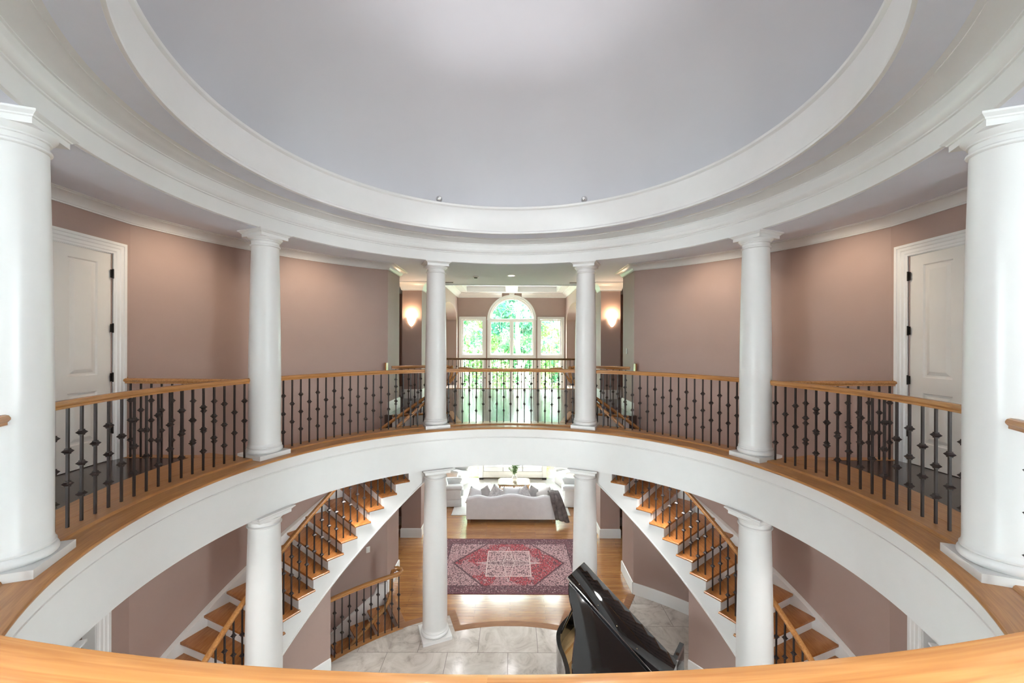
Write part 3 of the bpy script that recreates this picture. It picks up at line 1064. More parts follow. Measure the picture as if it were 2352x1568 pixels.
for s in (-1, 1):
    sd = 'left' if s < 0 else 'right'
    # short guard across the head of the stairwell, from wall to balcony rail
    t = thing('stairwell_guard', 'short iron guard with round wall plate beside the %s door' % sd, 'railing', (s * 4.0, 1.12, 0.02), 0, 'stairwell guards')
    MB().sweep([(s * (XW - 0.02), 1.11, ZT), (s * 3.24, 1.02, ZT)], hand_section()).build('handrail', 'rail', t)
    m = MB()
    rosette(m, s * XW, 1.11, ZT - 0.03, -s)
    m.build('wall_plate', 'rail', t)
    for i in range(9):
        x = s * (XW - 0.10 - i * 0.133)
        baluster(t, x, 1.11 - 0.0616 * (XW - abs(x)), 0.02, ZT - 0.055, 0, i % 2 == 0)
    # guard of the hall passage, then the rail turns down along the stair
    t = thing('passage_guard', 'iron guard along the passage edge behind the %s inner column' % sd, 'railing', (*pol(4.6, s * 23), 0.02), 0, 'passage guards')
    path = [(*pol(4.66, s * a), ZT) for a in (29.8, 27, 24, 21, 18.5, 17.0)]
    path += [(*pol(4.66, s * 16.0), ZT - 0.005), (*pol(4.60, s * 15.4), ZT - 0.03)]
    if s > 0:
        pass
    MB().sweep(path, hand_section()).build('handrail', 'rail', t)
    pts = [(*pol(4.58, s * 15.2), ZT - 0.03), (*pol(4.50, s * 15.2), ZT - 0.10), (*pol(4.46, s * 15.6), 0.76), (*pol(4.45, s * 16.6), 0.64)]
    pts += [(*pol(4.45, s * a), stair_line(a) + 0.86) for a in (18, 20, 23, 26, 30, 34, 38)]
    MB().tube(pts, 0.031, 10).build('descending_rail', 'rail', t)
    for i in range(9):
        a = 28.8 - i * 1.5
        x, y = pol(4.66, s * a)
        baluster(t, x, y, 0.022, ZT - 0.055, -rad(s * a), i % 2 == 0)
    for i in range(5):
        a = 18 + i * 3.56
        x, y = pol(4.45, s * a)
        zb = -RISE * math.floor((a - TH0) / DTH)
        baluster(t, x, y, zb, round(stair_line(a) + 0.82, 3), -rad(s * a), i % 2 == 0)
    m = MB()
    x0 = s * 2.44
    m.box(min(x0, x0 - s * 0.025), max(x0, x0 - s * 0.025), 4.02, 4.14, ZT - 0.12, ZT + 0.06)
    m.build('wall_plate', 'rail', t)

# far guard over the great room
t = thing('great_room_guard', 'thin dark railing at the far floor edge before the windows', 'railing', (0, 8.82, 0.03))
MB().sweep([(-2.29, 8.82, ZT), (2.29, 8.82, ZT)], hand_section()).build('handrail', MT['walnut'], t)
for i in range(36):
    baluster(t, -2.22 + i * 4.44 / 35, 8.82, 0.03, ZT - 0.055, 0, i % 2 == 0)

# ================================================================ STAIRS
def sector(m, r0, r1, a0, a1, z0, z1, n=3):
    return m.lathe([(r0, z0), (r1, z0), (r1, z1), (r0, z1)], n, closed=True, a0=a0, a1=a1)

for s in (-1, 1):
    sd = 'left' if s < 0 else 'right'
    t = thing('staircase', 'curved %s staircase with oak treads and white risers rising along the wall' % sd, 'staircase', (*pol(4.1, s * 83), ZL), 0, 'curved staircases')
    for n in range(1, 20):
        z = -RISE * n
        b0, b1 = TH0 + DTH * n, TH0 + DTH * (n + 1)
        m = MB()
        prof = [(3.425, z - 0.030), (3.415, z - 0.022), (3.412, z - 0.012), (3.42, z - 0.003), (3.43, z), (4.765, z), (4.765, z - 0.030)]
        a0, a1 = sorted((s * (b0 - 0.15), s * (b1 + 0.55)))
        m.lathe(prof, 3, closed=True, a0=a0, a1=a1)
        tr = m.build('tread', 'tread', t)
        m = MB()
        a0, a1 = sorted((s * (b1 - 0.22), s * (b1 + 0.02)))
        sector(m, 3.452, 4.765, a0, a1, z - RISE + 0.0, z - 0.030, 1)
        m.build('riser', 'trim', t)
    m = MB()
    a0, a1 = sorted((s * (TH0 + DTH - 0.22), s * (TH0 + DTH + 0.02)))
    sector(m, 3.452, 4.765, a0, a1, -RISE, -0.012, 1)
    m.build('riser', 'trim', t)
    # inner stringer: saw-tooth top, sloping bottom
    m = MB()
    for n in range(0, 20):
        z = -RISE * n - 0.030 if n else -0.03
        b0, b1 = TH0 + DTH * n, TH0 + DTH * (n + 1)
        if n == 0:
            b0 = 13.0
        ns = 3
        vs, fs = [], []
        for i in range(ns + 1):
            a = b0 + (b1 - b0) * i / ns
            zb = max(stair_line(a) - 0.30, ZL)
            for r, zz in ((3.45, zb), (3.45, z), (3.49, z), (3.49, zb)):
                vs.append((*pol(r, s * a), zz))
        for i in range(ns):
            for q in range(4):
                w = (q + 1) % 4
                fs.append((4 * i + q, 4 * i + w, 4 * i + 4 + w, 4 * i + 4 + q))
        fs += [(0, 1, 2, 3), tuple(4 * ns + q for q in (3, 2, 1, 0))]
        m.add(vs, fs)
    m.build('stringer', 'trim', t)
    # bead along the bottom of the stringer and the plastered underside
    aa = [13 + i * 1.0 for i in range(66)]
    m = MB().sweep([(*pol(3.45, s * a), max(stair_line(a) - 0.30, ZL)) for a in aa], [(-0.012, 0.0), (0.012, 0.0), (0.012, 0.022), (-0.012, 0.022)])
    m.build('bead', 'trim', t)
    vs, fs = [], []
    for a in aa:
        zb = max(stair_line(a) - 0.30, ZL)
        for r, dz in ((3.455, -0.004), (3.455, 0.012), (4.80, 0.012), (4.80, -0.004)):
            vs.append((*pol(r, s * a), zb + dz))
    for i in range(len(aa) - 1):
        for q in range(4):
            w = (q + 1) % 4
            fs.append((4 * i + q, 4 * i + w, 4 * i + 4 + w, 4 * i + 4 + q))
    MB().add(vs, fs).build('underside', 'trim', t)
    # skirt board on the curved wall
    aa = [31.5 + i * (84.0 - 31.5) / 52 for i in range(53)]
    vs, fs = [], []
    for a in aa:
        z1 = stair_line(a) + 0.235
        for r, zz in ((4.768, z1 - 0.55), (4.768, z1 - 0.025), (4.755, z1 - 0.02), (4.755, z1 - 0.004), (4.77, z1), (4.845, z1), (4.845, z1 - 0.55)):
            vs.append((*pol(r, s * a), max(zz, ZL)))
    for i in range(len(aa) - 1):
        for q in range(7):
            w = (q + 1) % 7
            fs.append((7 * i + q, 7 * i + w, 7 * i + 7 + w, 7 * i + 7 + q))
    fs += [tuple(range(7)), tuple(7 * (len(aa) - 1) + q for q in range(7))]
    MB().add(vs, fs).build('skirt_board', 'trim', t)

    # railing on the open side
    t = thing('stair_railing', 'sloping oak handrail with iron balusters on the %s staircase' % sd, 'railing', (*pol(3.54, s * 83), ZL), 0, 'stair railings')
    path = [(*pol(3.41, s * 11.5), ZT + 0.006), (*pol(3.44, s * 13.2), ZT + 0.02), (*pol(3.52, s * 15.0), ZT + 0.02)]
    path += [(*pol(3.54, s * a), min(ZT + 0.01, stair_line(a) + 1.06)) for a in range(17, 82, 2)]
    path += [(*pol(3.55, s * 83.0), ZL + 0.97), (*pol(3.58, s * 85.5), ZL + 0.965)]
    MB().sweep(path, hand_section()).build('handrail', 'rail', t)
    for n in range(1, 20):
        for f, kd in ((0.25, True), (0.75, False)):
            a = TH0 + DTH * (n + f)
            x, y = pol(3.535, s * a)
            # rail underside sits one fixed height above the pitch line
            L = round(1.06 - 0.05 - RISE * f, 3)
            if n == 1:
                L = round(min(L, ZT - 0.05 + RISE), 3)
            baluster(t, x, y, -RISE * n, round(-RISE * n + L, 3), -rad(s * a), (kd + n) % 2 == 0)

# basement stair below the left flight
t = thing('basement_stair', 'oak basement steps going down behind the lower left guard', 'staircase', (*pol(4.3, -31), ZL))
for n in range(1, 9):
    z = ZL - RISE * n
    a1 = -30.5 - (n - 1) * 3.9
    m = MB()
    sector(m, 3.785, 4.84, a1 - 4.3, a1, z - 0.03, z, 3)
    m.build('tread', 'tread', t)
    m = MB()
    sector(m, 3.785, 4.84, a1 - 0.25, a1, z, z + RISE - 0.03, 1)
    m.build('riser', 'trim', t)
aa = [-30.3 - i for i in range(36)]
vs, fs = [], []
for a in aa:
    z1 = ZL + 0.20 - RISE * (-a - 30.5) / 3.9
    if a > -33.3:
        z1 = ZL + 0.23
    for r, zz in ((4.80, z1 - 0.6), (4.80, z1), (4.845, z1), (4.845, z1 - 0.6)):
        vs.append((*pol(r, a), zz))
for i in range(len(aa) - 1):
    for q in range(4):
        w = (q + 1) % 4
        fs.append((4 * i + q, 4 * i + w, 4 * i + 4 + w, 4 * i + 4 + q))
MB().add(vs, fs + [(0, 1, 2, 3)]).build('skirt_board', 'trim', t)

t = thing('basement_guard', 'curved oak and iron guard rail at lower left with a curled end', 'railing', (*pol(3.75, -40), ZL))
zg = ZL + 0.97
path = [(*pol(3.75, -50 + i), zg) for i in range(19)]
path += [(*pol(3.755, -30.8), zg), (*pol(3.80, -30.1), zg + 0.005), (*pol(3.86, -30.1), zg + 0.01), (*pol(3.905, -30.7), zg + 0.02), (*pol(3.91, -31.5), zg + 0.03)]
MB().sweep(path, hand_section(0.07, 0.062)).build('handrail', 'rail', t)
pts = [(*pol(3.905, -31.2), zg - 0.03), (*pol(3.915, -31.9), zg - 0.04), (*pol(3.92, -32.2), zg - 0.12), (*pol(3.92, -32.3), zg - 0.40), (*pol(3.92, -32.9), zg - 0.55), (*pol(3.92, -34.0), zg - 0.66)]
pts += [(*pol(3.92, -34 - i * 2), zg - 0.66 - i * 0.092) for i in range(1, 8)]
MB().tube(pts, 0.033, 10).build('descending_rail', 'rail', t)
for i in range(11):
    a = -49.0 + i * 1.8
    x, y = pol(3.75, a)
    baluster(t, x, y, ZL + 0.006, zg - 0.055, -rad(a), i % 2 == 1)

# ================================================================ DOORS
def panel(mb, x, d, y0, y1, z0, z1):
    """raised panel in the plane x, facing d (+-1): sunk groove then a raised field"""
    a = [(0, 0.0), (0.012, -0.014), (0.03, -0.014), (0.062, -0.002), (0.07, 0.0)]
    vs, fs = [], []
    for o, h in a:
        vs += [(x + d * h, y0 + o, z0 + o), (x + d * h, y1 - o, z0 + o), (x + d * h, y1 - o, z1 - o), (x + d * h, y0 + o, z1 - o)]
    for i in range(len(a) - 1):
        for q in range(4):
            w = (q + 1) % 4
            fs.append((4 * i + q, 4 * i + w, 4 * i + 4 + w, 4 * i + 4 + q))
    k = 4 * (len(a) - 1)
    fs.append((k, k + 1, k + 2, k + 3))
    return mb.add(vs, fs)

CAS = [(0.0, 0.0), (0.0, 0.014), (0.02, 0.018), (0.03, 0.026), (0.06, 0.026), (0.07, 0.034), (0.10, 0.036), (0.105, 0.045), (0.135, 0.045), (0.135, 0.0)]
def casing(mb, x, d, y0, y1, z0, z1):
    """moulded casing round an opening in the plane x, facing d"""
    ring = [(y0, z0, -1, 0), (y0, z1, -1, 1), (y1, z1, 1, 1), (y1, z0, 1, 0)]
    vs, fs = [], []
    k = len(CAS)
    for y, z, sy, sz in ring:
        for o, h in CAS:
            vs.append((x + d * h, y + sy * o, z + sz * o))
    for i in range(3):
        for q in range(k):
            w = (q + 1) % k
            fs.append((i * k + q, i * k + w, (i + 1) * k + w, (i + 1) * k + q))
    fs += [tuple(range(k)), tuple(3 * k + q for q in range(k))]
    return mb.add(vs, fs)

for s in (-1, 1):
    sd = 'left' if s < 0 else 'right'
    d = -s
    dr = tag(thing('door_1' if s < 0 else 'door_2', 'white panelled door with black hinges on the %s' % sd, 'door', (s * XW, 0.44, 0.02)), kind='structure')
    xl = s * (XW + 0.012)                       # leaf face slightly behind the wall plane
    y0, y1, z0, z1 = -0.105, 0.974, 0.026, 2.453
    m = MB()
    ys = [y0, 0.06, 0.37, 0.51, 0.82, y1]
    zs = [z0, 0.29, 0.86, 1.04, 2.33, z1]
    for i in range(5):
        for j in range(5):
            if i in (1, 3) and j in (1, 3):
                continue
            m.add([(xl, ys[i], zs[j]), (xl, ys[i + 1], zs[j]), (xl, ys[i + 1], zs[j + 1]), (xl, ys[i], zs[j + 1])], [(0, 1, 2, 3)])
    m.box(min(xl + s * 0.03, xl + s * 0.05), max(xl + s * 0.03, xl + s * 0.05), y0, y1, z0, z1)
    m.build('leaf', 'door', dr, smooth=0, recalc=False)
    for i in (1, 3):
        for j in (1, 3):
            m = MB()
            panel(m, xl, d, ys[i], ys[i + 1], zs[j], zs[j + 1])
            m.build('panel', 'door', dr, smooth=0)
    m = MB()
    casing(m, s * XW, d, -0.11, 0.98, 0.02, 2.46)
    m.build('casing', 'trim', dr, smooth=20)
    m = MB()
    for ya, yb in ((-0.11, -0.1052), (0.9742, 0.98)):
        m.box(min(s * XW, s * (XW + 0.12)), max(s * XW, s * (XW + 0.12)), ya, yb, 0.02, 2.46)
    m.box(min(s * XW, s * (XW + 0.12)), max(s * XW, s * (XW + 0.12)), -0.11, 0.98, 2.4535, 2.47)
    a, b_ = sorted((s * (XW + 0.10), s * (XW + 0.14)))
    m.box(a, b_, -0.2, 1.07, -0.05, 2.6)  # unseen backing board added behind the leaf to stop light leaking through
    m.build('jamb', 'trim', dr, smooth=0)
    for z in (2.22, 1.58, 1.0, 0.39):
        m = MB().tube([(s * XW + d * 0.012, 0.974, z - 0.055), (s * XW + d * 0.012, 0.974, z + 0.055)], 0.009, 8)
        x0, x1 = sorted((s * XW + d * 0.002, s * XW + d * 0.006))
        m.box(x0, x1, 0.950, 0.974, z - 0.048, z + 0.048)
        m.build('hinge', 'hinge', dr, smooth=40)
    # cased opening on the lower storey
    dr = tag(thing('door_3' if s < 0 else 'door_4', 'white cased opening in the lower %s wall' % sd, 'doorway', (s * XW, 0.3, ZL)), kind='structure')
    m = MB()
    casing(m, s * XW, d, -0.20, 0.80, ZL, ZL + 2.46)
    m.build('casing', 'trim', dr, smooth=20)
    m = MB()
    a, b_ = sorted((s * XW, s * (XW + 0.15)))
    m.box(a, b_, -0.22, -0.195, ZL, ZL + 2.47).box(a, b_, 0.795, 0.82, ZL, ZL + 2.47).box(a, b_, -0.22, 0.82, ZL + 2.455, ZL + 2.48)
    m.build('jamb', 'trim', dr, smooth=0)
    m = MB()
    a, b_ = sorted((s * (XW + 0.15), s * (XW + 2.0)))
    m.box(a, b_, -0.8, 1.4, ZL - 0.1, ZL)
    m.build('sill_floor', 'darkfloor', dr, smooth=0)
    m = MB()
    a, b_ = sorted((s * (XW + 2.0), s * (XW + 2.1)))
    m.box(a, b_, -0.8, 1.4, ZL, ZL + 2.6)
    a, b_ = sorted((s * (XW + 0.15), s * (XW + 2.0)))
    m.box(a, b_, 1.4, 1.5, ZL, ZL + 2.6).box(a, b_, -0.9, -0.8, ZL, ZL + 2.6).box(a, b_, -0.9, 1.5, ZL + 2.6, ZL + 2.7)
    m.build('passage_wall', 'wall', dr, smooth=0)

# ================================================================ WINDOWS
PANES = {}
def pane(parent, x0, x1, z0, z1, y):
    key = (round(x1 - x0, 3), round(z1 - z0, 3))
    if key not in PANES:
        PANES[key] = MB().box(-key[0] / 2, key[0] / 2, -0.003, 0.003, -key[1] / 2, key[1] / 2).mesh('pane', 'glass', smooth=0)
    pl = parent.location
    return inst('pane', PANES[key], parent, ((x0 + x1) / 2 - pl.x, y - pl.y, (z0 + z1) / 2 - pl.z))

def sash(parent, x0, x1, z0, z1, cols, rows, y, fr=0.05):
    m = MB()
    m.box(x0, x0 + fr, y - 0.03, y + 0.03, z0, z1).box(x1 - fr, x1, y - 0.03, y + 0.03, z0, z1)
    m.box(x0 + fr, x1 - fr, y - 0.03, y + 0.03, z0, z0 + fr).box(x0 + fr, x1 - fr, y - 0.03, y + 0.03, z1 - fr, z1)
    m.build('sash', 'trim', parent, smooth=0)
    a, b, c, d = x0 + fr, x1 - fr, z0 + fr, z1 - fr
    for i in range(1, cols):
        x = a + (b - a) * i / cols
        MB().box(x - 0.008, x + 0.008, y - 0.012, y + 0.012, c, d).build('muntin', 'trim', parent, smooth=0)
    for j in range(1, rows):
        z = c + (d - c) * j / rows
        MB().box(a, b, y - 0.011, y + 0.011, z - 0.008, z + 0.008).build('muntin', 'trim', parent, smooth=0)
    for i in range(cols):
        for j in range(rows):
            pane(parent, a + (b - a) * i / cols, a + (b - a) * (i + 1) / cols, c + (d - c) * j / rows, c + (d - c) * (j + 1) / rows, y)

yw = YWIN + 0.10
def trim_frame(parent, x0, x1, z0, z1, w=0.10, bottom=True):
    m = MB()
    y0, y1 = YWIN - 0.025, YWIN + 0.02
    m.box(x0 - w, x0, y0, y1, z0, z1 + w).box(x1, x1 + w, y0, y1, z0, z1 + w).box(x0, x1, y0, y1, z1, z1 + w)
    m.box(x0 - w - 0.01, x0 - w + 0.02, y0 - 0.012, y0, z0, z1 + w).box(x1 + w - 0.02, x1 + w + 0.01, y0 - 0.012, y0, z0, z1 + w).box(x0 - w, x1 + w, y0 - 0.012, y0, z1 + w - 0.02, z1 + w + 0.01)
    m.build('casing', 'trim', parent, smooth=0)

wn = 1
for x0, x1, lab in ((-2.12, -1.20, 'tall white narrow window left of the arched window'), (1.20, 2.12, 'tall white narrow window right of the arched window')):
    w = tag(thing('window_%d' % wn, lab, 'window', ((x0 + x1) / 2, YWIN, ZL)), kind='structure')
    wn += 1
    trim_frame(w, x0, x1, ZL, 2.47)
    sash(w, x0, x1, 0.96, 2.47, 2, 4, yw, 0.06)
    sash(w, x0, x1, -0.62, 0.84, 2, 4, yw, 0.05)
    sash(w, x0, x1, -3.40, -0.76, 2, 6, yw, 0.05)
    m = MB().box(x0 - 0.01, x1 + 0.01, YWIN - 0.03, YWIN + 0.16, 0.84, 0.96).box(x0, x1, YWIN - 0.03, YWIN + 0.16, -0.76, -0.62).box(x0, x1, YWIN - 0.03, YWIN + 0.16, ZL, -3.40)
    m.build('rail', 'trim', w, smooth=0)
w = tag(thing('window_%d' % wn, 'large white arched window with curved tracery in its fanlight', 'window', (0, YWIN, ZL)), kind='structure')
wn += 1
m = MB()
na = 36
prof = [(0.93, -0.025), (0.93, 0.02), (1.03, 0.02), (1.03, -0.025), (1.04, -0.037), (1.01, -0.037), (1.0, -0.025)]
vs, fs = [], []
for i in range(na + 1):
    t_ = pi - pi * i / na
    for r, dy in prof:
        vs.append((r * cos(t_), YWIN + dy, 2.47 + r * sin(t_)))
k = len(prof)
for i in range(na):
    for q in range(k):
        z_ = (q + 1) % k
        fs.append((i * k + q, i * k + z_, (i + 1) * k + z_, (i + 1) * k + q))
m.add(vs, fs)
m.box(-1.03, -0.93, YWIN - 0.025, YWIN + 0.02, ZL, 2.47).box(0.93, 1.03, YWIN - 0.025, YWIN + 0.02, ZL, 2.47)
m.box(-1.05, 1.05, YWIN - 0.04, YWIN + 0.0, 2.445, 2.47)
m.build('casing', 'trim', w, smooth=20)
m = MB()
m.add([(-0.07, YWIN - 0.05, 3.38), (0.07, YWIN - 0.05, 3.38), (0.12, YWIN - 0.05, 3.585), (-0.12, YWIN - 0.05, 3.585), (-0.07, YWIN, 3.38), (0.07, YWIN, 3.38), (0.12, YWIN, 3.585), (-0.12, YWIN, 3.585)],
      [(0, 1, 2, 3), (4, 5, 6, 7), (0, 1, 5, 4), (1, 2, 6, 5), (2, 3, 7, 6), (3, 0, 4, 7)])
m.build('keystone', 'trim', w, smooth=0)
for x0, x1 in ((-0.93, -0.03), (0.03, 0.93)):
    sash(w, x0, x1, 0.96, 2.42, 2, 4, yw, 0.055)
    sash(w, x0, x1, -0.62, 0.84, 2, 4, yw, 0.05)
    sash(w, x0, x1, -3.40, -0.76, 2, 6, yw, 0.05)
m = MB().box(-0.94, 0.94, YWIN - 0.03, YWIN + 0.16, 0.84, 0.96).box(-0.93, 0.93, YWIN - 0.03, YWIN + 0.16, -0.76, -0.62).box(-0.93, 0.93, YWIN, YWIN + 0.16, 2.42, 2.50)
m.box(-0.93, 0.93, YWIN - 0.03, YWIN + 0.16, ZL, -3.40)
m.box(-0.035, 0.035, YWIN + 0.02, YWIN + 0.16, ZL, 2.45)
m.build('rail', 'trim', w, smooth=0)
# fanlight: rim, pane and the tracery circles
vs, fs = [], []
for i in range(na + 1):
    t_ = pi - pi * i / na
    for r, dy in ((0.86, -0.03), (0.86, 0.03), (0.93, 0.03), (0.93, -0.03)):
        vs.append((r * cos(t_), yw + dy, 2.47 + r * sin(t_)))
for i in range(na):
    for q in range(4):
        z_ = (q + 1) % 4
        fs.append((i * 4 + q, i * 4 + z_, (i + 1) * 4 + z_, (i + 1) * 4 + q))
MB().add(vs, fs).build('sash', 'trim', w, smooth=20)
gp = [(0.87 * cos(pi * i / 30), 0.87 * sin(pi * i / 30)) for i in range(31)]
kk = len(gp)
MB().add([(x, yw - 0.003, 2.48 + z) for x, z in gp] + [(x, yw + 0.003, 2.48 + z) for x, z in gp],
         [tuple(range(kk)), tuple(range(2 * kk - 1, kk - 1, -1))] + [(i, (i + 1) % kk, kk + (i + 1) % kk, kk + i) for i in range(kk)]).build('pane', 'glass', w, smooth=0)
def circ(cx, cz, r, a0, a1, n=24):
    pts = [(cx + r * cos(rad(a0 + (a1 - a0) * i / n)), yw, 2.50 + cz + r * sin(rad(a0 + (a1 - a0) * i / n))) for i in range(n + 1)]
    MB().tube(pts, 0.009, 6).build('tracery', 'trim', w)
circ(0.0, 0.585, 0.235, 0, 360, 32)
for sg in (-1, 1):
    circ(sg * 0.47, 0.0, 0.47, 0, 132, 20) if sg > 0 else circ(sg * 0.47, 0.0, 0.47, 48, 180, 20)
    a = 30 if sg > 0 else 150
    circ(sg * 0.40, 0.0, 0.0, 0, 1, 1) if False else None
    circ(sg * 0.0, 0.0, 0.46, 90, 90 - sg * 90, 14)
for x0, x1, lab in ((-4.4, -2.95, 'window of the left side room seen past the arch'), (2.95, 4.4, 'window of the right side room seen past the arch')):
    w = tag(thing('window_%d' % wn, lab, 'window', ((x0 + x1) / 2, YWIN, 0.9)), kind='structure')
    wn += 1
    trim_frame(w, x0, x1, 0.9, 2.47)
    sash(w, x0, x1, 0.9, 2.47, 3, 4, yw, 0.06)
# unseen side windows added behind the camera to let in light
for z0, z1, lv in ((0.25, 2.85, 'upper'), (-3.2, -0.75, 'lower')):
    for s in (-1, 1):
        w = tag(thing('window_%d' % wn, 'added unseen %s %s side window behind the viewer' % (lv, 'left' if s < 0 else 'right'), 'window', (s * (XW + 0.08), -5.8, z0)), kind='structure')
        wn += 1
        m = MB()
        x0, x1 = sorted((s * (XW + 0.05), s * (XW + 0.11)))
        m.box(x0, x1, -6.8, -6.74, z0, z1).box(x0, x1, -4.86, -4.8, z0, z1).box(x0, x1, -5.83, -5.77, z0, z1).box(x0, x1, -6.8, -4.8, z0, z0 + 0.06).box(x0, x1, -6.8, -4.8, z1 - 0.06, z1)
        m.build('sash', 'trim', w, smooth=0)
        for ya, yb in ((-6.74, -5.83), (-5.77, -4.86)):
            MB().box(s * (XW + 0.08) - 0.003, s * (XW + 0.08) + 0.003, ya, yb, z0 + 0.06, z1 - 0.06).build('pane', 'glass', w, smooth=0)
# ================================================================ LIGHT FITTINGS AND SMALL FIXTURES
DOME_W = 74
LOW_W = 55
RING_W = 75
VIEW_W = 240
def sconce(x, label):
    t = thing('wall_sconce', label, 'lamp', (x, 6.5, 1.86), 0, 'hall wall sconces')
    m = MB()
    prof = [(0.012, 0.0), (0.03, 0.012), (0.06, 0.05), (0.085, 0.10), (0.10, 0.16), (0.112, 0.21), (0.125, 0.235), (0.118, 0.238), (0.10, 0.20), (0.075, 0.11), (0.02, 0.03)]
    m.lathe(prof, 24, c=(x, 6.485, 1.86), a0=90, a1=270, closed=True)
    m.build('glass_shade', 'sconce', t)
    MB().box(x - 0.05, x + 0.05, 6.485, 6.5, 1.90, 2.06).build('back_plate', 'brass', t, smooth=0)
    l = lamp('sconce_light', 'POINT', (x, 6.42, 2.17), 16, (1.0, 0.72, 0.45), radius=0.06)
    attach(l, t)
sconce(-2.55, 'glowing tulip wall sconce left of the arched window')
sconce(2.57, 'glowing tulip wall sconce right of the arched window')

def downlight(x, y, z, label, power, angle=100, aim=None, col=(1.0, 0.80, 0.58), grp='recessed ceiling lights'):
    t = thing('recessed_light', label, 'ceiling light', (x, y, z), 0, grp)
    MB().lathe([(0.075, -0.002), (0.095, -0.008), (0.10, -0.004), (0.10, 0.0), (0.075, 0.0)], 28, c=(x, y, z), closed=True).build('trim_ring', 'plastic', t)
    MB().lathe([(0.001, -0.0015), (0.074, -0.0015), (0.074, 0.0), (0.001, 0.0)], 24, c=(x, y, z), closed=True).build('lens', 'lens', t)
    tg = aim or (x, y, z - 2)
    l = lamp('downlight_beam', 'SPOT', (x, y, z - 0.02), power, col, target=tg, spot=rad(angle), blend=1.0, radius=0.12)
    attach(l, t)
downlight(0.0, 5.5, CEIL, 'round recessed downlight in the hall ceiling before the arched window', 60, 130, col=(1.0, 0.9, 0.78))
for a, w in ((-71, 'first recessed downlight washing the left curved wall'), (-48, 'second recessed downlight washing the left curved wall'),
             (71, 'first recessed downlight washing the right curved wall'), (48, 'second recessed downlight washing the right curved wall')):
    x, y = pol(3.95, a)
    ax, ay = pol(4.85, a)
    downlight(x, y, CEIL, w, 58, 115, aim=(ax, ay, CEIL - 1.05), col=(1.0, 0.80, 0.58), grp='wall washing downlights')

for i, (x, y) in enumerate(((-1.3, 4.7), (0.0, 4.7), (1.3, 4.7), (-1.3, 6.2), (0.0, 6.2), (1.3, 6.2), (-1.3, 7.6), (1.3, 7.6))):  # hidden fill lights added under the hall floor to brighten the rug area
    downlight(x, y, -0.28, '%s fill light added unseen over the red rug, %s row' % (('left', 'middle', 'right', 'left', 'middle', 'right', 'left', 'right')[i], ('near', 'near', 'near', 'middle', 'middle', 'middle', 'far', 'far')[i]), LOW_W, 140, col=(0.98, 0.98, 1.0), grp='added lower hall fill lights')
for i in range(8):  # hidden fill lights added round the ring to brighten marble, treads and soffits
    x, y = pol(3.29, i * 45)
    nm = ('far middle', 'far right', 'right', 'near right', 'near middle', 'near left', 'left', 'far left')[i]
    downlight(x, y, -0.674, 'added unseen fill light under the balcony ring, %s' % nm, RING_W, 150, col=(1.0, 0.98, 0.95), grp='added fill lights under the balcony ring')
for x, nm in ((-1.3, 'left'), (0.0, 'middle'), (1.3, 'right')):  # out-of-view lamps added to brighten the near handrail and columns
    downlight(x, -4.35, CEIL, 'fill light added out of view above the viewer, %s' % nm, VIEW_W, 130, col=(1.0, 0.97, 0.92), grp='added fill lights above the near balcony')
t = thing('smoke_detector', 'small white smoke detector on the hall ceiling', 'smoke detector', (-0.83, 5.6, CEIL))
MB().lathe([(0.001, 0.0), (0.07, 0.0), (0.07, -0.022), (0.055, -0.03), (0.001, -0.03)], 24, c=(-0.83, 5.6, CEIL), cap=False).build('base', 'plastic', t)
MB().lathe([(0.001, -0.03), (0.04, -0.03), (0.04, -0.04), (0.032, -0.05), (0.001, -0.05)], 20, c=(-0.83, 5.6, CEIL), cap=False).build('sensor', 'vent', t)
for x, lab in ((-1.64, 'dark slot air vent in the hall ceiling, left'), (1.64, 'dark slot air vent in the hall ceiling, right')):
    t = thing('ceiling_vent', lab, 'vent', (x, 6.5, CEIL), 0, 'hall ceiling vents')
    MB().box(x - 0.17, x + 0.17, 6.44, 6.56, CEIL - 0.008, CEIL).build('frame', 'plastic', t, smooth=0)
    for i in range(4):
        MB().box(x - 0.15, x + 0.15, 6.455 + i * 0.025, 6.470 + i * 0.025, CEIL - 0.016, CEIL - 0.008).build('slat', 'vent', t, smooth=0)
def switch(loc, rz, label):
    t = thing('wall_switch', label, 'light switch', loc, rz)
    inst('plate', MB().rbox(-0.036, 0.036, -0.008, 0.0, -0.058, 0.058, 0.003, 2).mesh('plate', 'plastic'), t)
    inst('rocker', MB().box(-0.015, 0.015, -0.013, -0.008, -0.032, 0.032).mesh('rocker', 'ceramic', smooth=0), t)
switch((2.44, 4.69, 1.27), -pi / 2, 'white light switch on the right upper wall end')
switch((*pol(4.85, -34.5), -2.57), rad(34.5), 'white light switch on the lower left curved wall')
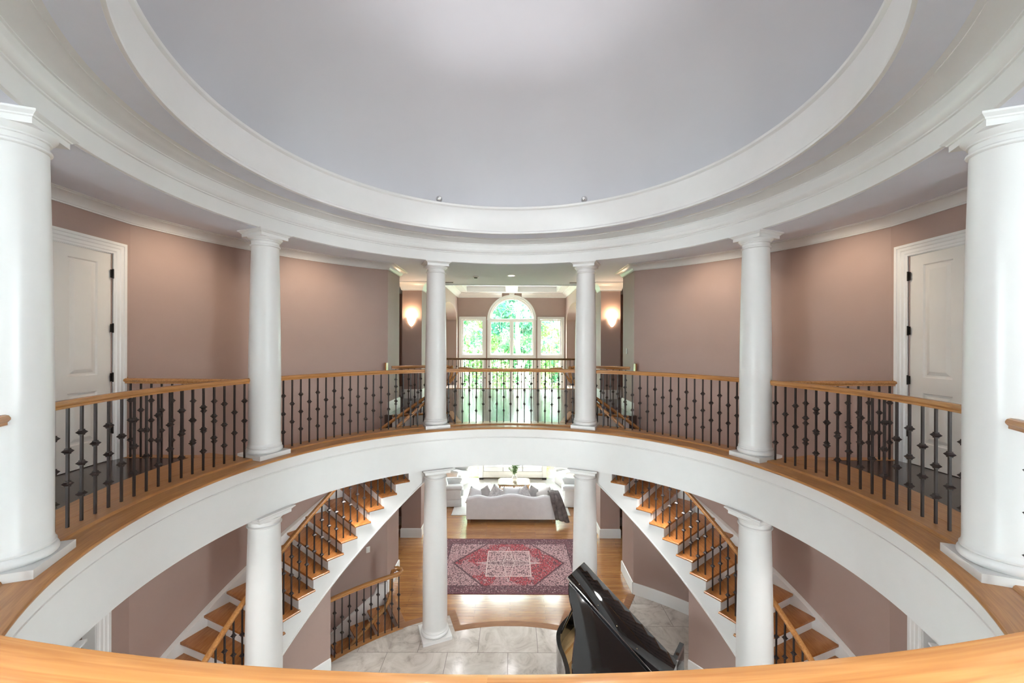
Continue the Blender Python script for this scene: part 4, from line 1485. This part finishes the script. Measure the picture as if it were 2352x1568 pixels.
for a in (-24.2, 24.6, -138, 138, -165, 165):  # the four spots out of view are added to fill the dome
    x, y = pol(2.735, a)
    lab = {-24.2: 'small chrome spot on the dome ledge, left', 24.6: 'small chrome spot on the dome ledge, right',
           -138: 'added unseen spot on the dome ledge near the large left column', 138: 'added unseen spot on the dome ledge near the large right column',
           -165: 'added unseen spot on the dome ledge overhead, left of the viewer', 165: 'added unseen spot on the dome ledge overhead, right of the viewer'}[a]
    t = thing('dome_spot', lab, 'spotlight', (x, y, 3.606), -rad(a), 'chrome spots on the dome ledge')
    inst('foot', MB().lathe([(0.001, 0), (0.022, 0), (0.022, 0.012), (0.012, 0.02), (0.001, 0.02)], 16, cap=False).mesh('foot', 'chrome'), t)
    inst('head', MB().sphere((0, 0, 0.055), 0.05, 16, 10).mesh('head', 'chrome'), t)
    inst('lamp_face', MB().sphere((0, -0.034, 0.062), 0.024, 12, 8).mesh('lamp_face', 'ceramic'), t)
    l = lamp('dome_spot_beam', 'SPOT', (x * 0.975, y * 0.975, 3.68), DOME_W, (0.96, 0.97, 1.0), target=(-x * 0.72, -y * 0.72, 4.55), spot=rad(98), blend=1.0, radius=0.05)
    attach(l, t)

# ================================================================ LOWER FURNITURE
t_r = tag(MB().rbox(-1.67, 1.67, -1.125, 1.125, 0.0, 0.010, 0.003, 1).build('persian_rug', 'rug'), 'red and pink patterned Persian rug on the oak floor', 'rug')
t_r.location = (-0.04, 5.29, ZL)
t_w = tag(MB().rbox(-1.72, 1.72, -1.6, 1.6, 0.0, 0.012, 0.004, 1).build('white_rug', 'whiterug'), 'plain white rug under the seating group', 'rug')
t_w.location = (0, 9.42, ZL)
ZR = ZL + 0.012

def pillow_mesh(w, h, d, mat, n=10):
    vs, fs = [], []
    for sgn in (1, -1):
        for i in range(n + 1):
            for j in range(n + 1):
                u, v = 2 * i / n - 1, 2 * j / n - 1
                th = d / 2 * (max(0, 1 - u ** 4) ** 0.6) * (max(0, 1 - v ** 4) ** 0.6)
                pin = 1 - 0.07 * (1 - abs(u)) * abs(v) ** 3
                pin2 = 1 - 0.07 * (1 - abs(v)) * abs(u) ** 3
                vs.append((u * w / 2 * pin2, sgn * th, v * h / 2 * pin))
    k = (n + 1) ** 2
    for s_ in (0, 1):
        for i in range(n):
            for j in range(n):
                a = s_ * k + i * (n + 1) + j
                fs.append((a, a + 1, a + n + 2, a + n + 1))
    m = MB().add(vs, fs)
    me = m.mesh('cushion', mat, smooth=0)
    bm = bmesh.new()
    bm.from_mesh(me)
    bmesh.ops.remove_doubles(bm, verts=bm.verts[:], dist=0.0008)
    bmesh.ops.recalc_face_normals(bm, faces=bm.faces[:])
    bm.to_mesh(me)
    bm.free()
    me.shade_smooth()
    return me
CUSH = {k_: pillow_mesh(0.50, 0.48, 0.17, k_) for k_ in ('linen', 'greycush', 'beigecush', 'patcush', 'linen2')}
def cushion(x, y, z, rx, ry, rz, mat, label, grp, sc_=1.0):
    o = bpy.data.objects.new('cushion', CUSH[mat])
    COL.objects.link(o)
    o.location = (x, y, z)
    o.rotation_euler = Euler((rx, ry, rz), 'XYZ')
    o.scale = (sc_, sc_, sc_)
    return tag(o, label, 'cushion', grp)

# near sofa, its back to the camera
t = thing('sofa', 'white camelback sofa seen from behind, nearest to the rug', 'sofa', (0.02, 7.8, ZL))
XS = 1.245
def top(x):
    a = abs(x)
    if a < 0.62: return 0.795 - 0.085 * (0.5 - 0.5 * cos(pi * a / 0.62))
    if a < 0.93: return 0.71 + 0.055 * (0.5 - 0.5 * cos(pi * (a - 0.62) / 0.31))
    return 0.765 - 0.075 * (0.5 - 0.5 * cos(pi * (a - 0.93) / 0.315))
n = 60
vs, fs = [], []
sec_n = 10
for i in range(n + 1):
    x = -XS + 2 * XS * i / n
    zt = top(x)
    sec = [(7.31 - 0.0, 0.11), (7.31, zt - 0.06)] + [(7.375 - 0.065 * cos(pi * q / 6), zt - 0.06 + 0.06 * sin(pi * q / 6)) for q in range(1, 6)] + [(7.44, zt - 0.06), (7.50, 0.40), (7.50, 0.11)]
    for y, z in sec:
        vs.append((0.02 + x, y, ZL + z))
k = len(sec)
for i in range(n):
    for q in range(k):
        w_ = (q + 1) % k
        fs.append((i * k + q, i * k + w_, (i + 1) * k + w_, (i + 1) * k + q))
fs += [tuple(range(k)), tuple(n * k + q for q in range(k))]
MB().add(vs, fs).build('backrest', 'linen', t)
MB().rbox(0.02 - XS + 0.05, 0.02 + XS - 0.05, 7.45, 8.26, ZL + 0.11, ZL + 0.30, 0.02).build('seat_base', 'linen', t)
for i in range(3):
    x0 = 0.02 - 1.02 + i * 0.68
    MB().rbox(x0 + 0.004, x0 + 0.676, 7.48, 8.30, ZL + 0.30, ZL + 0.46, 0.04, 3, puff=0.03).build('seat_cushion', 'linen', t)
for sg in (-1, 1):
    m = MB()
    xa, xb = sorted((0.02 + sg * 1.03, 0.02 + sg * XS))
    m.rbox(xa, xb, 7.44, 8.26, ZL + 0.11, ZL + 0.56, 0.03)
    m.tube([(0.02 + sg * 1.16, 7.42, ZL + 0.57), (0.02 + sg * 1.16, 8.27, ZL + 0.57)], 0.095, 16)
    m.build('arm', 'linen', t)
    for y in (7.36, 8.2):
        MB().box(min(0.02 + sg * 1.14, 0.02 + sg * 1.22), max(0.02 + sg * 1.14, 0.02 + sg * 1.22), y - 0.04, y + 0.04, ZL + (0.0 if y < 7.8 else 0.012), ZL + 0.115).build('leg', 'walnut', t, smooth=0)
for i, (x, mat, ry, dz, lab) in enumerate(((-1.00, 'linen', 0.35, 0.0, 'white cushion at the left end of the near sofa'), (-0.78, 'greycush', -0.55, 0.0, 'grey cushion second from the left on the near sofa'),
        (-0.42, 'patcush', 0.62, 0.02, 'pale patterned cushion left of centre on the near sofa'), (0.0, 'linen', 0.0, 0.02, 'white cushion in the middle of the near sofa'),
        (0.34, 'patcush', -0.60, 0.0, 'pale patterned cushion right of centre on the near sofa'), (0.66, 'greycush', 0.50, 0.0, 'grey cushion leaning right on the near sofa'),
        (0.93, 'linen2', -0.30, 0.0, 'ivory cushion beside the throw on the near sofa'))):
    cushion(0.02 + x, 7.64 + 0.02 * (i % 2), ZL + 0.605 + dz, -0.22, ry, 0.12 * (-1) ** i, mat, lab, 'cushions on the near sofa')
# fur throw over the right back corner
vs, fs = [], []
cl_ = [(1.12, 7.86, 0.58), (1.15, 7.72, 0.70), (1.17, 7.56, 0.80), (1.18, 7.42, 0.815), (1.20, 7.315, 0.79), (1.23, 7.272, 0.70), (1.27, 7.262, 0.58), (1.31, 7.26, 0.44), (1.345, 7.258, 0.31), (1.375, 7.256, 0.19), (1.395, 7.255, 0.10)]
nu = 16
for i, (cx, cy, cz) in enumerate(cl_):
    hw = 0.17 - 0.010 * i if i < 4 else 0.125 + 0.010 * (i - 4)
    for j in range(nu + 1):
        u = 2 * j / nu - 1
        fold = 0.032 * sin(2.6 * pi * u + 0.25 * i) * min(1, i / 4)
        vs.append((0.02 + cx + u * hw, cy - fold * 0.9 - (0.02 if i >= 5 else 0), ZL + cz + (0.010 * sin(5 * u + i) if i < 5 else -0.05 * u * (i - 5) / 5)))
for i in range(len(cl_) - 1):
    for j in range(nu):
        a = i * (nu + 1) + j
        fs.append((a, a + 1, a + nu + 2, a + nu + 1))
o = MB().add(vs, fs).build('throw_blanket', 'throw', smooth=60)
sm = o.modifiers.new('thick', 'SOLIDIFY')
sm.thickness = 0.045
sm.offset = 1.0
ss = o.modifiers.new('soft', 'SUBSURF')
ss.levels = ss.render_levels = 1
tag(o, 'dark grey furry throw hanging over the near sofa corner', 'blanket')

# far sofa, facing the camera
t = thing('sofa', 'long white sofa with dark legs against the far windows', 'sofa', (0.06, 11.3, ZR))
xa, xb = -1.18, 1.30
MB().rbox(xa, xb, 10.86, 11.75, ZR + 0.07, ZR + 0.30, 0.02).build('seat_base', 'linen2', t)
MB().rbox(xa, xb, 11.52, 11.78, ZR + 0.28, ZR + 0.86, 0.05).build('backrest', 'linen2', t)
for x0, x1 in ((xa, xa + 0.17), (xb - 0.17, xb)):
    MB().rbox(x0, x1, 10.84, 11.72, ZR + 0.07, ZR + 0.80, 0.03).build('arm', 'linen2', t)
for i in range(3):
    x0 = xa + 0.17 + i * 0.7133
    MB().rbox(x0 + 0.004, x0 + 0.709, 10.86, 11.54, ZR + 0.30, ZR + 0.47, 0.04, 3, puff=0.03).build('seat_cushion', 'linen', t)
for x in (xa + 0.09, xb - 0.09):
    for y in (10.92, 11.66):
        MB().box(x - 0.08, x + 0.08, y - 0.06, y + 0.06, ZR, ZR + 0.075).build('leg', 'iron', t, smooth=0)
for x, mat, lab in ((-0.80, 'beigecush', 'beige cushion at the left end of the far sofa'), (-0.48, 'greycush', 'grey cushion left of centre on the far sofa'), (-0.12, 'beigecush', 'beige cushion left of the plant on the far sofa'),
                    (0.52, 'beigecush', 'beige cushion right of the plant on the far sofa'), (0.86, 'greycush', 'grey cushion at the right end of the far sofa')):
    cushion(x, 11.38, ZR + 0.70, -0.25, 0.1, 0.1, mat, lab, 'cushions on the far sofa')

# armchairs
def armchair(x, y, rz, label):
    t = thing('armchair', label, 'armchair', (x, y, ZR), rz, 'white slipcovered armchairs')
    # local: faces +y
    inst('skirt', MB().rbox(-0.42, 0.42, -0.40, 0.38, 0.0, 0.27, 0.02).mesh('skirt', 'linen'), t)
    inst('seat_cushion', MB().rbox(-0.29, 0.29, -0.24, 0.44, 0.27, 0.47, 0.05, 3, puff=0.03).mesh('seat_cushion', 'linen'), t)
    m = MB()
    vs, fs = [], []
    nb = 14
    for i in range(nb + 1):
        xx = -0.42 + 0.84 * i / nb
        zt = 0.88 - 0.10 * abs(xx / 0.42) ** 2.5
        sec = [(-0.42, 0.20), (-0.46, zt - 0.05), (-0.44, zt - 0.01), (-0.39, zt), (-0.33, zt - 0.03), (-0.24, 0.40), (-0.24, 0.20)]
        vs += [(xx, a, b) for a, b in sec]
    k = len(sec)
    for i in range(nb):
        for q in range(k):
            w_ = (q + 1) % k
            fs.append((i * k + q, i * k + w_, (i + 1) * k + w_, (i + 1) * k + q))
    fs += [tuple(range(k)), tuple(nb * k + q for q in range(k))]
    inst('backrest', m.add(vs, fs).mesh('backrest', 'linen'), t)
    for sg in (-1, 1):
        m = MB()
        xa, xb = sorted((sg * 0.29, sg * 0.43))
        m.rbox(xa, xb, -0.36, 0.36, 0.20, 0.57, 0.035)
        m.tube([(sg * 0.37, -0.34, 0.575), (sg * 0.37, 0.34, 0.56), (sg * 0.37, 0.385, 0.54)], [0.082, 0.082, 0.07], 14)
        inst('arm', m.mesh('arm', 'linen'), t)
    m = MB().sweep([(-0.425, 0.385), (0.425, 0.385)], [(-0.004, 0.262), (0.004, 0.262), (0.004, 0.27), (-0.004, 0.27)])
    inst('piping', m.mesh('piping', 'linen2', smooth=0), t)
    return t
for (x, y, rz, lab) in ((-1.93, 8.78, rad(-82), 'white armchair nearest on the left of the coffee table'), (-2.0, 10.3, rad(-112), 'white armchair farther back on the left'),
                        (2.02, 8.78, rad(84), 'white armchair nearest on the right of the coffee table'), (2.06, 10.3, rad(112), 'white armchair farther back on the right')):
    armchair(x, y, rz, lab)
    fx, fy = -sin(rz), cos(rz)
    cushion(x - fx * 0.13, y - fy * 0.13, ZR + 0.63, -0.3, 0, rz + pi, 'linen', 'white cushion on the %s' % lab.replace('white armchair ', 'armchair '), 'cushions on the armchairs', 0.85)

# coffee table with carved apron
cx, cy, hz = 0.10, 9.38, 0.45
t = thing('coffee_table', 'carved walnut coffee table with a stone top before the far sofa', 'table', (cx, cy, ZR))
def serp(hw, hd, amp):
    pts = []
    for k_ in range(48):
        a = 2 * pi * k_ / 48
        c, s_ = cos(a), sin(a)
        e = 0.28
        x = hw * (abs(c) ** e) * (1 if c >= 0 else -1)
        y = hd * (abs(s_) ** e) * (1 if s_ >= 0 else -1)
        y += amp * cos(2.0 * pi * x / hw) * (1 if s_ >= 0 else -1) * (abs(s_) ** e)
        pts.append((cx + x, cy + y))
    return pts
MB().prism(serp(0.51, 0.32, 0.018), ZR + hz - 0.02, ZR + hz).build('top', 'stone', t, smooth=30)
MB().prism(serp(0.525, 0.335, 0.018), ZR + hz - 0.045, ZR + hz - 0.02).build('rim', 'walnut', t, smooth=30)
m = MB()
for y in (cy - 0.29, cy + 0.29):
    m.box(cx - 0.47, cx + 0.47, y - 0.01, y + 0.01, ZR + hz - 0.07, ZR + hz - 0.045).box(cx - 0.47, cx + 0.47, y - 0.01, y + 0.01, ZR + hz - 0.165, ZR + hz - 0.145)
for x in (cx - 0.47, cx + 0.47):
    m.box(x - 0.01, x + 0.01, cy - 0.29, cy + 0.29, ZR + hz - 0.165, ZR + hz - 0.045)
m.build('apron', 'walnut', t, smooth=0)
ringm = MB().lathe([(0.026, -0.006), (0.036, -0.006), (0.036, 0.006), (0.026, 0.006)], 12, closed=True).xf(Matrix.Rotation(pi / 2, 4, 'X')).mesh('carving', 'walnut')
for y in (-0.29, 0.29):
    for i in range(14):
        inst('carving', ringm, t, (-0.44 + i * 0.0677, y, hz - 0.108))
for x in (-0.46, 0.0, 0.46):
    for y in (-0.28, 0.28):
        inst('leg', MB().lathe([(0.001, 0), (0.02, 0), (0.028, 0.02), (0.018, 0.05), (0.02, 0.16), (0.034, 0.20), (0.022, 0.235), (0.03, 0.27), (0.03, 0.40), (0.001, 0.40)], 12, cap=False).mesh('leg', 'walnut'), t, (x, y, 0))
vx, vy, vz = cx + 0.02, cy - 0.02, ZR + hz
t = thing('vase', 'round white ceramic vase on the coffee table', 'vase', (vx, vy, vz))
MB().lathe([(0.001, 0.0), (0.045, 0.0), (0.075, 0.03), (0.092, 0.08), (0.088, 0.13), (0.06, 0.17), (0.045, 0.185), (0.052, 0.20), (0.044, 0.20), (0.038, 0.18), (0.001, 0.16)], 28, c=(vx, vy, vz), cap=False).build('body', 'ceramic', t)
t = thing('greenery', 'leafy green eucalyptus branches standing in the white vase', 'plant', (vx, vy, vz + 0.17))
rnd = random.Random(3)
for b in range(11):
    a, sp = rnd.uniform(0, 2 * pi), rnd.uniform(0.05, 0.26)
    h = rnd.uniform(0.26, 0.48)
    pts = [(vx + cos(a) * sp * q ** 1.5, vy + sin(a) * sp * q ** 1.5, vz + 0.165 + h * q - 0.06 * sp * q * q) for q in [i / 6 for i in range(7)]]
    st = MB().tube(pts, 0.004, 5).build('stem', 'sprig', t)
    m = MB()
    for q in range(2, 7):
        p = Vector(pts[q])
        for k_ in range(7):
            d = Vector((rnd.uniform(-1, 1), rnd.uniform(-1, 1), rnd.uniform(-0.5, 1))).normalized()
            sd_ = d.cross(Vector((rnd.uniform(-1, 1), rnd.uniform(-1, 1), rnd.uniform(-1, 1)))).normalized()
            L, wv = rnd.uniform(0.04, 0.07), rnd.uniform(0.013, 0.022)
            q0 = p + d * 0.01
            m.add([q0, q0 + d * L * 0.5 + sd_ * wv, q0 + d * L, q0 + d * L * 0.5 - sd_ * wv], [(0, 1, 2, 3)])
    m.build('leaves', 'sprig', st, smooth=0, recalc=False)

# ================================================================ GRAND PIANO
PO = Vector((2.30, 1.52, ZL + 0.004))
PR = atan2(0.61, -0.79)
t = thing('grand_piano', 'black grand piano with its lid propped open', 'piano', PO, PR)
W = 1.48
def spl(P, n=10):
    out = []
    for i in range(len(P) - 1):
        p0, p1, p2, p3 = P[max(i - 1, 0)], P[i], P[i + 1], P[min(i + 2, len(P) - 1)]
        for k_ in range(n):
            u = k_ / n
            out.append(tuple(0.5 * (2 * p1[q] + (p2[q] - p0[q]) * u + (2 * p0[q] - 5 * p1[q] + 4 * p2[q] - p3[q]) * u * u + (3 * p1[q] - p0[q] - 3 * p2[q] + p3[q]) * u ** 3) for q in (0, 1)))
    out.append(P[-1])
    return out
bent = spl([(W, 0.0), (W, 0.40), (W - 0.005, 0.66), (1.43, 0.86), (1.31, 1.04), (1.14, 1.20), (1.00, 1.36), (0.90, 1.56), (0.78, 1.76), (0.58, 1.90), (0.34, 1.93), (0.12, 1.88), (0.0, 1.74)], 5)
spine = [(0.0, 1.2), (0.0, 0.6), (0.0, 0.0)]
out = bent + spine                                    # counter-clockwise seen from above
inst('rim', MB().sweep([(x, y, 0) for x, y in out], [(0.0, 0.66), (0.0, 1.0), (-0.055, 1.0), (-0.055, 0.66)]).mesh('rim', 'piano'), t)
inst('bottom', MB().prism([p for p in bent if p[1] >= 0.0] + [(0, 0)], 0.60, 0.67).mesh('bottom', 'piano', smooth=30), t)
inner = [(x * 0.96 + 0.02, y * 0.97) for x, y in bent if y > 0.34]
inst('plate', MB().prism([(W * 0.96, 0.36)] + inner + [(0.03, 0.36)], 0.80, 0.815).mesh('plate', 'gold', smooth=0), t)
m = MB()
for i in range(9):
    x = 0.15 + i * 0.14
    ym = 1.75 - max(0, (x - 0.5)) * 1.05
    m.box(x - 0.012, x + 0.012, 0.5, ym, 0.815, 0.86)
inst('plate_ribs', m.mesh('plate_ribs', 'gold', smooth=0), t)
inst('belly_rail', MB().box(0.05, W - 0.05, 0.33, 0.37, 0.70, 0.985).mesh('belly_rail', 'piano', smooth=0), t)
inst('key_bed', MB().box(0.0, W, 0.0, 0.36, 0.60, 0.70).mesh('key_bed', 'piano', smooth=0), t)
inst('fallboard', MB().box(0.06, W - 0.06, 0.20, 0.33, 0.70, 0.93).mesh('fallboard', 'piano', smooth=0), t)
inst('white_keys', MB().box(0.12, W - 0.12, 0.02, 0.20, 0.70, 0.735).mesh('white_keys', 'ivory', smooth=0), t)
m = MB()
for i in range(51):
    if i % 7 in (2, 6):
        continue
    x = 0.12 + (i + 1) * (W - 0.24) / 52
    m.box(x - 0.006, x + 0.006, 0.10, 0.20, 0.735, 0.748)
inst('black_keys', m.mesh('black_keys', 'felt', smooth=0), t)
for x in (0.0, W - 0.07):
    inst('cheek', MB().rbox(x, x + 0.07, -0.01, 0.36, 0.68, 0.955, 0.015, 2).mesh('cheek', 'piano'), t)
for x, y in ((0.16, 0.3), (W - 0.16, 0.3), (0.45, 1.55)):
    inst('leg', MB().lathe([(0.001, 0.0), (0.035, 0.0), (0.035, 0.03), (0.045, 0.06), (0.05, 0.10), (0.075, 0.5), (0.085, 0.60), (0.001, 0.60)], 16, cap=False).mesh('leg', 'piano'), t, (x, y, 0))
m = MB().box(W / 2 - 0.10, W / 2 - 0.07, 0.32, 0.36, 0.12, 0.60).box(W / 2 + 0.07, W / 2 + 0.10, 0.32, 0.36, 0.12, 0.60).box(W / 2 - 0.14, W / 2 + 0.14, 0.28, 0.40, 0.06, 0.13)
inst('pedal_lyre', m.mesh('pedal_lyre', 'piano', smooth=0), t)
PHI = rad(32)
HX = Matrix.Translation((0, 0, 1.004)) @ Matrix.Rotation(-PHI, 4, 'Y')
ly = 0.42
lid = [(W + 0.02, ly)] + [(x + 0.02, y + 0.02) for x, y in bent if y > ly + 0.02] + [(-0.01, ly)]
lo_ = inst('lid', MB().prism(lid, 0.0, 0.022).xf(HX).mesh('lid', 'piano', smooth=30), t)
fl = MB().rbox(-0.01, W + 0.02, ly + 0.0, ly + 0.47, 0.028, 0.050, 0.006, 2).xf(HX)
inst('folded_flap', fl.mesh('folded_flap', 'piano'), t)
inst('lid_hinge', MB().box(0.02, W - 0.02, ly - 0.006, ly + 0.002, 0.010, 0.044).xf(HX).mesh('lid_hinge', 'brass', smooth=0), t)
edge_strip = MB().box(-0.01, W + 0.02, ly + 0.465, ly + 0.475, 0.03, 0.048).xf(HX)
inst('flap_edge', edge_strip.mesh('flap_edge', 'chrome', smooth=0), t)
sm_ = MB().lathe([(0.001, 0), (0.008, 0), (0.008, 0.006), (0.001, 0.008)], 10, cap=False)
for x in (0.12, 0.42, 0.72, 1.02, 1.34):
    q = MB()
    q.v, q.f = list(sm_.v), list(sm_.f)
    q.xf(HX @ Matrix.Translation((x, ly + 0.40, 0.050)))
    inst('screw', q.mesh('screw', 'brass'), t)
p1 = HX @ Vector((1.28, 0.80, 0.0))
inst('prop_stick', MB().tube([(W - 0.09, 0.80, 0.98), tuple(p1)], 0.013, 8).mesh('prop_stick', 'piano'), t)

# ================================================================ TREES OUTSIDE
def tree(x, y, h, cr, mat, label, seed, nleaf=2600, trunk=0.16, low=0.25):
    rnd = random.Random(seed)
    gz = -4.2
    t = thing('tree', label, 'tree', (x, y, gz), 0, 'trees in the garden')
    pts = [(x + 0.25 * sin(i * 0.9 + seed), y + 0.15 * cos(i * 1.3), gz + h * 0.9 * i / 7) for i in range(8)]
    MB().tube(pts, [trunk * (1.15 - 0.12 * i) for i in range(8)], 9).build('trunk', 'bark', t)
    for b in range(6):
        a = rnd.uniform(0, 2 * pi)
        i = rnd.randint(3, 6)
        p = Vector(pts[i])
        e = p + Vector((cos(a) * cr * 0.6, sin(a) * cr * 0.6, rnd.uniform(0.4, 1.4)))
        MB().tube([p, (p + e) / 2 + Vector((0, 0, 0.15)), e], [0.06, 0.04, 0.02], 6).build('branch', 'bark', t)
    m = MB()
    cl_ = []
    for c in range(34):
        a, rr = rnd.uniform(0, 2 * pi), cr * sqrt(rnd.uniform(0, 1))
        z = gz + h * (low + (1.05 - low) * rnd.uniform(0, 1))
        sh = 1.0 - 0.5 * max(0, (z - gz) / h - 0.6)
        cl_.append((Vector((x + cos(a) * rr * sh, y + sin(a) * rr * sh, z)), rnd.uniform(0.35, 0.85)))
    for i in range(nleaf):
        c, s_ = rnd.choice(cl_)
        d = Vector((rnd.gauss(0, 1), rnd.gauss(0, 1), rnd.gauss(0, 1))).normalized()
        p = c + d * s_ * rnd.uniform(0.55, 1.0)
        nrm = (d + Vector((rnd.uniform(-1, 1), rnd.uniform(-1, 1), rnd.uniform(-0.3, 1.2)))).normalized()
        u = nrm.orthogonal().normalized()
        u.rotate(Matrix.Rotation(rnd.uniform(0, 6.28), 3, nrm))
        v = nrm.cross(u)
        L = rnd.uniform(0.09, 0.17)
        m.add([p - u * L, p + v * L * 0.55, p + u * L, p - v * L * 0.55], [(0, 1, 2, 3)])
    m.build('crown', mat, t, smooth=0, recalc=False)
TR = [(-3.6, 19.5, 8.0, 2.0, 'leaf', 'leafy green tree seen through the left narrow window', 0.13, 0.25), (-1.9, 21.5, 9.0, 2.1, 'leaf2', 'yellow green tree left of centre beyond the arched window', 0.14, 0.3),
      (0.55, 20.0, 10.5, 2.2, 'leaf3', 'tall tree with a pale trunk in the arched window', 0.22, 0.62), (3.4, 20.5, 9.0, 2.2, 'leaf2', 'bright tree seen through the right narrow window', 0.13, 0.25),
      (-0.6, 24.5, 9.0, 2.4, 'leaf', 'bushy green tree behind the pale trunk', 0.16, 0.1), (2.2, 25.0, 9.0, 2.4, 'leaf3', 'dark green tree right of the pale trunk', 0.16, 0.1),
      (-4.2, 26.5, 10.0, 2.7, 'leaf3', 'tall dark tree at the far left of the garden', 0.2, 0.1), (5.2, 26.0, 10.0, 2.7, 'leaf', 'tall green tree at the far right of the garden', 0.2, 0.1),
      (0.8, 30.0, 11.0, 3.0, 'leaf2', 'light green tree at the back of the garden', 0.2, 0.05), (-2.6, 31.0, 11.5, 3.0, 'leaf', 'green tree at the back left of the garden', 0.2, 0.05),
      (4.0, 32.0, 11.5, 3.0, 'leaf2', 'yellowish tree at the back right of the garden', 0.2, 0.05), (7.0, 22.0, 9.0, 2.4, 'leaf', 'green tree beyond the right side room', 0.16, 0.15),
      (-7.2, 23.0, 9.0, 2.4, 'leaf2', 'light tree beyond the left side room', 0.16, 0.15)]
for i, (x, y, h, cr, mat, lab, tr, low) in enumerate(TR):
    tree(x, y, h, cr, mat, lab, 11 + i, 3000, tr, low)
# low shrubs below the windows
for i, (x, mat, lab) in enumerate(((-2.4, 'hedge', 'round green shrub below the left window'), (-0.9, 'leaf2', 'light shrub left of the garden centre'), (0.4, 'hedge', 'green shrub in the garden centre'), (1.7, 'leaf2', 'light shrub below the right window'), (3.0, 'hedge', 'green shrub at the right garden bed'))):
    rnd = random.Random(50 + i)
    t = thing('shrub', lab, 'shrub', (x, 17.4, -4.2), 0, 'garden shrubs')
    MB().tube([(x, 17.4, -4.2), (x + 0.05, 17.4, -3.2)], 0.05, 6).build('stem', 'bark', t)
    m = MB()
    for k_ in range(1600):
        d = Vector((rnd.gauss(0, 1), rnd.gauss(0, 1), rnd.gauss(0, 1))).normalized()
        p = Vector((x, 17.4, -2.9)) + Vector((d.x * 0.95, d.y * 0.6, d.z * 1.25)) * rnd.uniform(0.75, 1.0)
        u = d.orthogonal().normalized()
        u.rotate(Matrix.Rotation(rnd.uniform(0, 6.28), 3, d))
        v = (d + Vector((rnd.uniform(-.6, .6), rnd.uniform(-.6, .6), 0))).normalized().cross(u)
        L = rnd.uniform(0.06, 0.12)
        m.add([p - u * L, p + v * L * 0.55, p + u * L, p - v * L * 0.55], [(0, 1, 2, 3)])
    m.build('foliage', mat, t, smooth=0, recalc=False)
